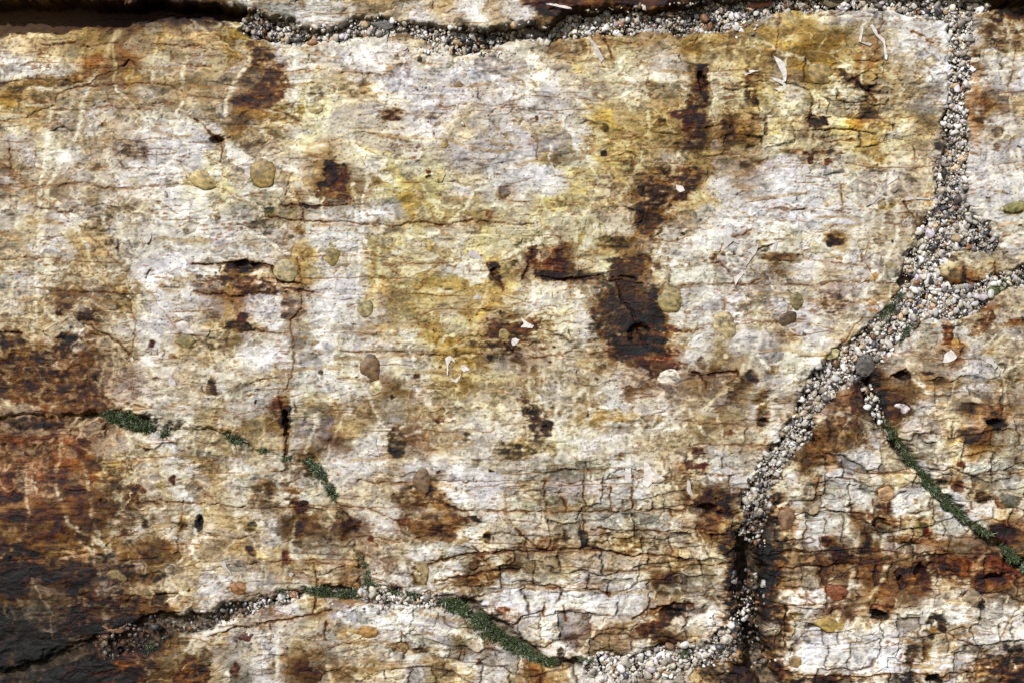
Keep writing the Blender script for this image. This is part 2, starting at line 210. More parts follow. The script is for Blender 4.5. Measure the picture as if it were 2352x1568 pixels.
 (1622, 1165, 26, 16, 0, (40, 22, 14), .95, .4), (1625, 1195, 26, 20, 0, (84, 58, 38), .85, .4), (1640, 1180, 20, 30, 0, (110, 60, 26), .6, .5), (1600, 1070, 30, 12, 0, (96, 52, 30), .8, .5), (1806, 1188, 18, 32, 0, (122, 92, 66), .9, .12), (1860, 1150, 22, 34, 10, (140, 122, 92), .7, .3), (1765, 1160, 14, 36, 35, (46, 40, 60), .8, .4), (2035, 1135, 22, 24, 0, (150, 112, 74), .8, .25), (2030, 1165, 20, 18, 0, (92, 54, 26), .85, .5), (2022, 1198, 28, 20, 0, (26, 18, 16), .95, .45), (2000, 1190, 60, 14, 8, (128, 88, 60), .6, .5), (2255, 1140, 18, 12, 0, (92, 70, 46), .85, .35), (2318, 1150, 24, 14, 10, (84, 84, 76), .9, .25), (2165, 1110, 16, 14, 0, (56, 48, 46), .85, .5), (2155, 1165, 26, 16, -20, (150, 112, 62), .75, .4), (2195, 1115, 12, 16, 0, (92, 48, 26), .7, .4),
 (1900, 1240, 16, 10, 0, (110, 58, 20), .8, .4), (1985, 1258, 22, 14, 0, (88, 66, 44), .85, .5), (1920, 1275, 14, 22, 0, (110, 62, 28), .8, .4), (1980, 1285, 60, 10, 0, (116, 80, 50), .8, .5), (1840, 1285, 70, 12, 0, (110, 84, 60), .8, .4), (2095, 1240, 80, 8, 3, (146, 86, 40), .6, .6), (2190, 1300, 60, 22, 0, (134, 72, 34), .85, .5), (2150, 1290, 26, 24, 0, (82, 38, 18), .9, .5), (2300, 1310, 50, 30, 0, (116, 52, 20), .9, .5), (2285, 1325, 34, 16, 0, (48, 26, 18), .85, .5), (2115, 1315, 16, 26, -15, (26, 18, 16), .95, .4), (2070, 1325, 12, 22, 0, (40, 26, 24), .9, .4), (2010, 1322, 8, 22, 0, (44, 32, 28), .9, .4), (1890, 1320, 12, 20, 0, (70, 56, 46), .85, .4), (1915, 1358, 26, 20, 0, (110, 54, 24), .95, .2), (1915, 1350, 18, 12, 0, (46, 26, 18), .8, .4), (2015, 1396, 26, 14, 0, (100, 42, 16), .9, .4), (2018, 1408, 20, 16, 0, (24, 14, 12), .95, .35), (2030, 1365, 26, 14, 0, (150, 100, 68), .7, .4), (2230, 1370, 24, 22, 0, (128, 112, 92), .85, .3), (2252, 1385, 10, 10, 0, (40, 32, 34), .8, .5), (1905, 1428, 32, 20, 0, (150, 120, 56), .9, .25), (1815, 1412, 30, 10, -10, (100, 86, 46), .8, .5), (1825, 1516, 12, 12, 0, (120, 96, 56), .7, .4), (2150, 1430, 24, 16, 20, (66, 56, 52), .85, .6), (2135, 1445, 18, 12, 0, (130, 96, 40), .7, .5), (2215, 1470, 50, 30, 20, (130, 112, 94), .6, .5), (2100, 1500, 24, 24, 0, (104, 90, 84), .8, .5), (2145, 1556, 22, 14, 0, (24, 16, 14), .95, .3), (1940, 1560, 60, 14, 0, (110, 66, 32), .8, .5), (1880, 1568, 80, 16, 0, (70, 56, 44), .85, .5), (1760, 1550, 60, 18, 0, (78, 64, 52), .8, .5), (2070, 1562, 30, 16, 0, (34, 26, 22), .9, .4), (2290, 1540, 70, 34, 0, (120, 84, 58), .75, .6), (2260, 1480, 40, 30, 0, (168, 152, 136), .6, .5), (2230, 1228, 30, 20, 0, (160, 132, 110), .5, .5), (2300, 1225, 30, 30, 0, (86, 46, 24), .85, .5), (2250, 1335, 14, 30, 0, (52, 36, 34), .8, .4), (1690, 1400, 40, 60, 0, (170, 150, 136), .5, .5), (1760, 1240, 50, 30, 0, (104, 100, 92), .7, .5), (1665, 1225, 14, 40, 0, (150, 112, 60), .6, .4), (1780, 1300, 16, 50, 0, (60, 38, 22), .8, .6), (1762, 1380, 20, 60, 0, (84, 60, 46), .7, .6),
 (1545, 425, 46, 34, -20, (84, 58, 38), .8, .5), (1500, 520, 24, 44, 15, (110, 82, 48), .6, .6), (1470, 585, 26, 32, 0, (80, 50, 26), .8, .5), (1615, 260, 14, 100, 6, (78, 50, 28), .4, .6), (1435, 720, 70, 70, 0, (84, 62, 40), .6, .6), (1990, 900, 50, 60, 0, (84, 62, 42), .6, .7), (1735, 1340, 62, 150, 0, (52, 36, 24), .85, .6), (1745, 1500, 60, 70, 0, (50, 38, 28), .75, .7), (1880, 1010, 60, 40, -20, (100, 76, 50), .6, .6), (70, 1400, 130, 110, 0, (48, 36, 26), .7, .8), (20, 1440, 90, 150, 0, (34, 26, 20), .75, .9), (150, 1500, 190, 60, -10, (34, 26, 20), .8, .8), (60, 1290, 120, 40, 0, (44, 34, 26), .7, .8), (1445, 715, 60, 90, 0, (62, 46, 32), .85, .4), (1440, 640, 40, 60, 0, (76, 52, 32), .8, .4), (1475, 790, 70, 30, 0, (58, 40, 26), .9, .3), (1500, 470, 34, 70, 14, (96, 72, 44), .7, .5), (1590, 250, 20, 110, 8, (84, 58, 32), .45, .6), (1440, 560, 70, 20, 0, (110, 84, 50), .6, .5), (600, 170, 40, 60, 0, (106, 76, 42), .7, .5), (1745, 1400, 50, 160, 0, (34, 26, 20), .85, .5), (1700, 1550, 90, 40, 0, (70, 56, 44), .6, .6), (1880, 940, 50, 90, 30, (110, 86, 64), .7, .5), (120, 1480, 230, 70, -8, (58, 44, 32), .65, .8), (100, 1330, 190, 50, 0, (70, 52, 38), .6, .8), (60, 850, 90, 60, 0, (84, 60, 44), .6, .7), (120, 860, 150, 60, 0, (110, 80, 54), .6, .7), (120, 1080, 170, 60, 0, (126, 76, 38), .55, .8), (150, 1200, 170, 60, 0, (110, 82, 52), .5, .8), (1010, 1200, 60, 30, 0, (120, 86, 54), .6, .6), (1210, 770, 110, 50, 0, (120, 88, 44), .5, .7), (1600, 1180, 50, 50, 0, (110, 78, 46), .6, .7), (2240, 1310, 120, 50, 0, (110, 66, 34), .55, .7), (2050, 1310, 150, 34, 0, (112, 80, 52), .55, .7),  # low ones at far left deepen the painted corner vignette
 # pale patches
 (760, 690, 70, 50, 0, (236, 232, 228), .7, .6), (780, 520, 60, 60, 0, (224, 218, 206), .6, .6), (1210, 400, 80, 26, 10, (238, 234, 230), .75, .5), (1260, 430, 40, 24, 0, (240, 236, 232), .7, .5), (420, 330, 60, 60, 0, (204, 196, 194), .55, .5), (1180, 330, 90, 40, 0, (212, 206, 206), .5, .6), (420, 700, 70, 40, 0, (206, 199, 198), .7, .4), (400, 610, 60, 30, 0, (208, 202, 200), .6, .5), (1000, 190, 110, 40, -5, (206, 200, 204), .7, .5), (1150, 180, 80, 50, 0, (206, 200, 204), .6, .5), (1160, 340, 110, 18, 0, (196, 190, 192), .6, .5), (550, 580, 80, 22, 0, (196, 192, 190), .7, .3), (1800, 440, 110, 60, 0, (238, 236, 236), .7, .6), (1900, 500, 90, 30, 0, (236, 234, 236), .6, .6), (1640, 520, 60, 50, 0, (230, 226, 226), .6, .6), (1250, 680, 50, 18, 0, (236, 224, 176), .8, .5), (1200, 530, 60, 16, 0, (222, 208, 150), .6, .5), (960, 400, 70, 40, 0, (212, 202, 150), .5, .5), (1960, 600, 60, 20, 0, (204, 198, 194), .6, .4), (1720, 790, 60, 30, 0, (192, 188, 184), .6, .5), (1740, 350, 60, 20, 0, (232, 216, 160), .6, .6), (1820, 330, 60, 12, 0, (236, 226, 180), .7, .5), (2130, 1150, 50, 30, 0, (196, 190, 184), .7, .3), (2080, 1150, 40, 30, 0, (192, 186, 182), .7, .3), (2350, 160, 60, 40, 0, (230, 228, 238), .7, .5), (2290, 440, 50, 34, 0, (232, 230, 232), .6, .5), (2270, 840, 50, 26, 0, (208, 204, 202), .7, .3), (1960, 1480, 90, 36, 0, (198, 192, 188), .7, .4), (2050, 1460, 60, 22, 0, (226, 220, 216), .6, .5), (1840, 1370, 50, 30, 0, (196, 186, 178), .5, .5), (1110, 1110, 70, 26, 0, (206, 200, 202), .7, .4), (860, 1170, 60, 30, 10, (214, 208, 200), .7, .25), (1380, 1390, 60, 26, 0, (222, 216, 208), .7, .6), (900, 1400, 110, 14, 4, (226, 222, 218), .7, .5), (960, 1432, 60, 9, 25, (232, 230, 228), .7, .5), (600, 820, 60, 22, 0, (222, 216, 204), .6, .5), (610, 905, 50, 22, 0, (196, 190, 186), .6, .4), (560, 940, 60, 24, 0, (188, 180, 174), .6, .4), (720, 980, 40, 24, 0, (176, 166, 168), .6, .5), (990, 850, 70, 18, 0, (224, 216, 186), .5, .6), (1130, 860, 70, 26, 0, (222, 214, 172), .6, .6), (1570, 1210, 30, 50, 0, (206, 198, 186), .4, .6)]
for (sw, sh, sdd, am) in ((150, 105, 351, .15), (84, 66, 361, .13), (260, 150, 371, .13)):
    q1, q2, qi = worley((X + w1 * 14 + w3 * 3) / sw, (Y + w2 * 12 + w4 * 3) / sh, sdd)
    tone = (qi - .5) * 2 * am
    mul(1 + tone); col[..., 2] *= 1 + (np.modf(qi * 7.3)[0].astype(F) - .5) * .07
    edge = (1 - sst((q2 - q1) * sw, 1.5, 6)) * sst(fbm(X / 70, Y / 60, sdd + 3, 3), -.2, .4)
    if sdd != 361: col += (np.array([244, 232, 204], F) - col) * (edge * .5)[..., None]
    else: col += (np.array([104, 80, 50], F) - col) * (edge * .35)[..., None]
rk = np.random.RandomState(321); clasts = []
for _ in range(1700):
    cx_ = rk.uniform(-150, 2500); cy_ = rk.uniform(60, 1700); ry_ = rk.lognormal(2.9, .5); rx_ = ry_ * rk.uniform(.7, 2.0)
    tv = rk.choice(5, p=[.30, .14, .25, .18, .13]); c_ = [(196, 188, 188), (224, 208, 168), (138, 114, 78), (184, 166, 126), (240, 236, 230)][tv]
    clasts.append((cx_, cy_, rx_, ry_, rk.uniform(-50, 50), c_, rk.uniform(.14, .42), rk.uniform(.04, .2)))
drips = []
for _ in range(170):
    dx_ = rk.uniform(-60, 2400); dy_ = rk.uniform(120, 1600)
    if dx_ < 900 and dy_ < 700 and rk.rand() < .6: continue
    rr_ = rk.lognormal(2.0, .45); drips.append((dx_, dy_, rr_, rr_ * rk.uniform(.5, 1.6), rk.uniform(-30, 30), (rk.uniform(60, 110), rk.uniform(40, 74), rk.uniform(22, 44)), rk.uniform(.45, .85), rk.uniform(.3, .7)))
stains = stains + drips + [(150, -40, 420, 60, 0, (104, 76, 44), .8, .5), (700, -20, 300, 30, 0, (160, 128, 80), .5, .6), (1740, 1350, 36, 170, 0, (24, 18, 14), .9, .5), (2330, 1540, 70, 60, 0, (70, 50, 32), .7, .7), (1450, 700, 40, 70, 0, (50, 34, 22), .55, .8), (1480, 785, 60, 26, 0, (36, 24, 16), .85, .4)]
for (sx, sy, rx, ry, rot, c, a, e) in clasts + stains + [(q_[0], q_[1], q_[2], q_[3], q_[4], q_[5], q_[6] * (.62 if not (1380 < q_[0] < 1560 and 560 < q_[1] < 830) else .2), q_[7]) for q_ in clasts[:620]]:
    rr = max(rx, ry) * 1.9 + 20
    i0 = max(int((sx - rr + MG) / STEP), 0); i1 = min(int((sx + rr + MG) / STEP) + 2, NX)
    j0 = max(int((sy - rr + MG) / STEP), 0); j1 = min(int((sy + rr + MG) / STEP) + 2, NY)
    sl = (slice(j0, j1), slice(i0, i1)); t = math.radians(rot)
    k = min(rx, ry) / 20.0
    dx = X[sl] - sx + (w1[sl] * 8 * k + w3[sl] * 3); dy = Y[sl] - sy + (w2[sl] * 6 * k + w4[sl] * 3)
    u = (dx * math.cos(t) + dy * math.sin(t)) / rx; v = (-dx * math.sin(t) + dy * math.cos(t)) / ry
    q = (np.abs(u) ** 2.6 + np.abs(v) ** 2.6) ** (1 / 2.6)
    q = q + cl[sl] * (.20 + .30 * e) + cl2[sl] * .12 + st2[sl] * .14
    m = (1 - sst(q, 1 - e * .55, 1 + e * .45)) * min(1, a * (1.25 if c[0] < 130 else 1.1))
    m = m * np.clip(1.02 - .3 * b3[sl] - .3 * st2[sl] - .35 * cl2[sl], .2, 1.15)
    lum = 1 + (.22 * cl[sl] + .16 * st2[sl] + .26 * cl2[sl] + (idb[sl] - .5) * .3) * (1.5 if c[0] < 150 else .7)
    c = np.asarray(c, F) * (.72 if c[0] < 100 else .86 if c[0] < 150 else 1.); c[1] += .12 * max(0, c[0] - c[1] - 24)
    if c[0] < 105: c = c * np.array([.96, .88, .66], F)
    if c[0] < 100 and a >= .6 and min(rx, ry) > 9:
        fr = np.exp(-((q - 1.12) / .22) ** 2) * np.clip(.35 + .9 * cl2[sl] + .5 * b3[sl], 0, 1) * .75
        col[sl] += (np.array([130, 92, 44], F) - col[sl]) * fr[..., None]
    if a < .5 and (int(sx * 7) % 5) < 3:
        ring = np.exp(-((q - 1.0) / max(.05, 1.6 / min(rx, ry))) ** 2) * np.clip(.5 + .9 * cl2[sl], 0, 1) * .55
        col[sl] += (np.array([104, 74, 40], F) - col[sl]) * ring[..., None]
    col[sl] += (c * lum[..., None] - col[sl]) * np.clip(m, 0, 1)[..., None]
# ------------------------------------------------------------------ pale vein marks and caustic water light painted into the colour: (points, half width, strength)
veins_caustics = [([(300, 0), (285, 40), (268, 80), (240, 140), (205, 195), (188, 260), (178, 300), (150, 340), (122, 400), (104, 500), (98, 560)], 4, .7), ([(118, 235), (106, 330), (96, 430), (90, 560), (84, 700), (75, 800)], 3, .7), ([(413, 235), (404, 330), (400, 430), (395, 520)], 2, .8), ([(434, 100), (424, 160), (418, 215)], 3, .6), ([(352, 110), (349, 190)], 2.5, .6), ([(848, 395), (838, 470), (828, 560), (814, 720), (808, 840), (800, 950)], 2, .9), ([(745, 380), (738, 470), (740, 560)], 1.2, .6), ([(690, 425), (600, 432), (540, 452), (470, 500), (400, 550), (330, 590), (215, 640), (120, 650)], 3, .5), ([(560, 525), (620, 560), (684, 592)], 2.5, .8), ([(740, 700), (760, 735), (775, 700), (800, 740), (815, 745)], 5, .85), ([(760, 640), (750, 700), (735, 760)], 5, .6), ([(725, 950), (712, 1000), (700, 1040)], 2.5, .8), ([(672, 900), (668, 1000), (660, 1100)], 2, .5), ([(680, 1190), (662, 1290), (650, 1370), (642, 1440), (634, 1568), (630, 1700)], 2.5, .65), ([(476, 1235), (438, 1250), (441, 1272), (480, 1310), (520, 1340)], 4, .7), ([(380, 1310), (415, 1275)], 1.2, .8), ([(350, 900), (300, 940), (270, 980)], 3, .5), ([(300, 1100), (270, 1180), (255, 1260)], 3, .5),
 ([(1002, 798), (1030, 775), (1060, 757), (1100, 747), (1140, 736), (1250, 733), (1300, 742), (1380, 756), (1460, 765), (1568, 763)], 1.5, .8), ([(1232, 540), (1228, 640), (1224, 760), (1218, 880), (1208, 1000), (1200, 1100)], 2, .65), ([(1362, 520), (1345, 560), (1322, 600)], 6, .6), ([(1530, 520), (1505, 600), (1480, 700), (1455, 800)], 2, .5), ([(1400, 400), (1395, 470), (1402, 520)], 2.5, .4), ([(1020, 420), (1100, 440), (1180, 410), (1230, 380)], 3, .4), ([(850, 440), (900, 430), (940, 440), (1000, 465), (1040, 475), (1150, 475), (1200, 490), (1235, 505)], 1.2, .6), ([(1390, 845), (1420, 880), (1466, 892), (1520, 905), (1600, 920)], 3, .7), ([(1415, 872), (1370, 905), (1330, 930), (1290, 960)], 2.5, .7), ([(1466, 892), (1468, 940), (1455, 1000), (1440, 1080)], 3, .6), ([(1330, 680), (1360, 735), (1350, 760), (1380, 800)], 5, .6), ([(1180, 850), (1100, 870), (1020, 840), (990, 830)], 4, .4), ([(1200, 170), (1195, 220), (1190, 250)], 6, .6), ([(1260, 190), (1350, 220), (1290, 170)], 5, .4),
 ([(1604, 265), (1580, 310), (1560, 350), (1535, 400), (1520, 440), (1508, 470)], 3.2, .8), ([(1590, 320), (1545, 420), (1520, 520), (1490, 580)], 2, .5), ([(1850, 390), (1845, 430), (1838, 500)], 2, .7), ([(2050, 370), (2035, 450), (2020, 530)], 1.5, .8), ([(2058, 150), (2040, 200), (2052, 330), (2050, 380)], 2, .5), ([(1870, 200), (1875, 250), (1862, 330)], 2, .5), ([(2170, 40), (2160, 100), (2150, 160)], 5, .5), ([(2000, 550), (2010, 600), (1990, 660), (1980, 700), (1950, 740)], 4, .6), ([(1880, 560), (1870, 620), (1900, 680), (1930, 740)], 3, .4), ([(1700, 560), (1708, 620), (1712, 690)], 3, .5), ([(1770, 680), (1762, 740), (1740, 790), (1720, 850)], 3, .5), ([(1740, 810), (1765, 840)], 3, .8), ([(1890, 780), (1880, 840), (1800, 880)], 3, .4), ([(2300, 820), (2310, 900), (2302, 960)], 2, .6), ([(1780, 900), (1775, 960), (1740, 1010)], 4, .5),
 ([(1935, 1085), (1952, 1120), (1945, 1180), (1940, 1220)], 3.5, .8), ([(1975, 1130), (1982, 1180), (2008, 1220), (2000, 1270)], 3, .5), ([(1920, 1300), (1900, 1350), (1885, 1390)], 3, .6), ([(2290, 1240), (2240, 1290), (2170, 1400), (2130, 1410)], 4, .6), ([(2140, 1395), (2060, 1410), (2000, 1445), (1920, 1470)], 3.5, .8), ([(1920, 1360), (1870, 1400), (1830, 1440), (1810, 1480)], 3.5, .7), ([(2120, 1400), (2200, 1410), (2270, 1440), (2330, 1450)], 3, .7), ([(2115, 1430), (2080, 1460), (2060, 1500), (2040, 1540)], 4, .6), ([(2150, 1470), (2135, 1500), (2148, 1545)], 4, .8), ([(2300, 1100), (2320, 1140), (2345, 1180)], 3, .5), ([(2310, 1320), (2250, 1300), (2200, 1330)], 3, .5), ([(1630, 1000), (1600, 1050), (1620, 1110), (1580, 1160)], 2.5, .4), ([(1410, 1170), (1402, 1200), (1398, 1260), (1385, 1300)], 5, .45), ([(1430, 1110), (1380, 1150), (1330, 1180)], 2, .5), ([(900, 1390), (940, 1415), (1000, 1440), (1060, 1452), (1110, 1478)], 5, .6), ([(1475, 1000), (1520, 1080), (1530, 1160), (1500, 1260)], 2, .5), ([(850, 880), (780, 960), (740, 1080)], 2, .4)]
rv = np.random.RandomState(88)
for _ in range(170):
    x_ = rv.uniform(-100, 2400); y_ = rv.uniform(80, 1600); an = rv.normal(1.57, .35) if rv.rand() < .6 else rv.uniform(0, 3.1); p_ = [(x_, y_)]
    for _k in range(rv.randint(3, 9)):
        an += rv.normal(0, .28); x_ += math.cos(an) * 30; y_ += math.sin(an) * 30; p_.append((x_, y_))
    veins_caustics.append((p_, rv.uniform(.8, 3.4), rv.uniform(.4, .95)))
vein_caustic_f = np.zeros(X.shape, F)
for pts, r, a in veins_caustics:
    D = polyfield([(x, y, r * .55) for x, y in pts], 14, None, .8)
    vein_caustic_f = np.maximum(vein_caustic_f, (1 - sst(D + w3 * 1.2, -r * .2, r * 1.15 + 3.0)) * min(1, a * 1.25) * (.65 + .35 * np.clip(1 + b3, 0, 1.6)))
# lace of caustic light painted pale between greyish grains
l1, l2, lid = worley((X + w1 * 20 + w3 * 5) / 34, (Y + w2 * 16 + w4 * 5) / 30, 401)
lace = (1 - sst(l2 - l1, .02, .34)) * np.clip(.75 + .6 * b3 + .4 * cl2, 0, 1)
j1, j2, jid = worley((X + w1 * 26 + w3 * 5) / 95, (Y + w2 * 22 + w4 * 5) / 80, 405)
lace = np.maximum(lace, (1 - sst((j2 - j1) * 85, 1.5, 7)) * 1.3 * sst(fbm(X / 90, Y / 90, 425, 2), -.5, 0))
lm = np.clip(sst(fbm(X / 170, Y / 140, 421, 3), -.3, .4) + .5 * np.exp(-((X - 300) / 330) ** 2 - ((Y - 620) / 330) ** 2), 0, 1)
k1, k2, kid = worley((X + w1 * 14) / 15, (Y + w2 * 14) / 15, 431)
lm2 = sst(fbm(X / 120, Y / 100, 441, 3), .0, .5)
spots = (1 - sst(k1, .22, .36)) * lm2 * (kid > .35)
brt = np.clip((col.mean(-1) - 80) / 70, 0, 1)
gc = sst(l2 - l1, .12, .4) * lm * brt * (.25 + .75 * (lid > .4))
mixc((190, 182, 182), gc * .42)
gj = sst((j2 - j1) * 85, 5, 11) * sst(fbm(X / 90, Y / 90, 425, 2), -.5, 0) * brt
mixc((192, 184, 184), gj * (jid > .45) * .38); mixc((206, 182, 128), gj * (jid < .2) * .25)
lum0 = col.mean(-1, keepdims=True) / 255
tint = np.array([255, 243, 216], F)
vein_caustic_all = np.clip(vein_caustic_f * 1.0 + lace * lm * .85, 0, 1) * (.75 + .25 * b3) * np.clip((col.mean(-1) - 28) / 80, .22, 1)
col += (np.maximum(tint * np.clip(.70 + .48 * lum0, 0, 1.0), col * 1.15) - col) * np.clip(vein_caustic_all, 0, 1)[..., None]
mul(1 - .20 * spots)
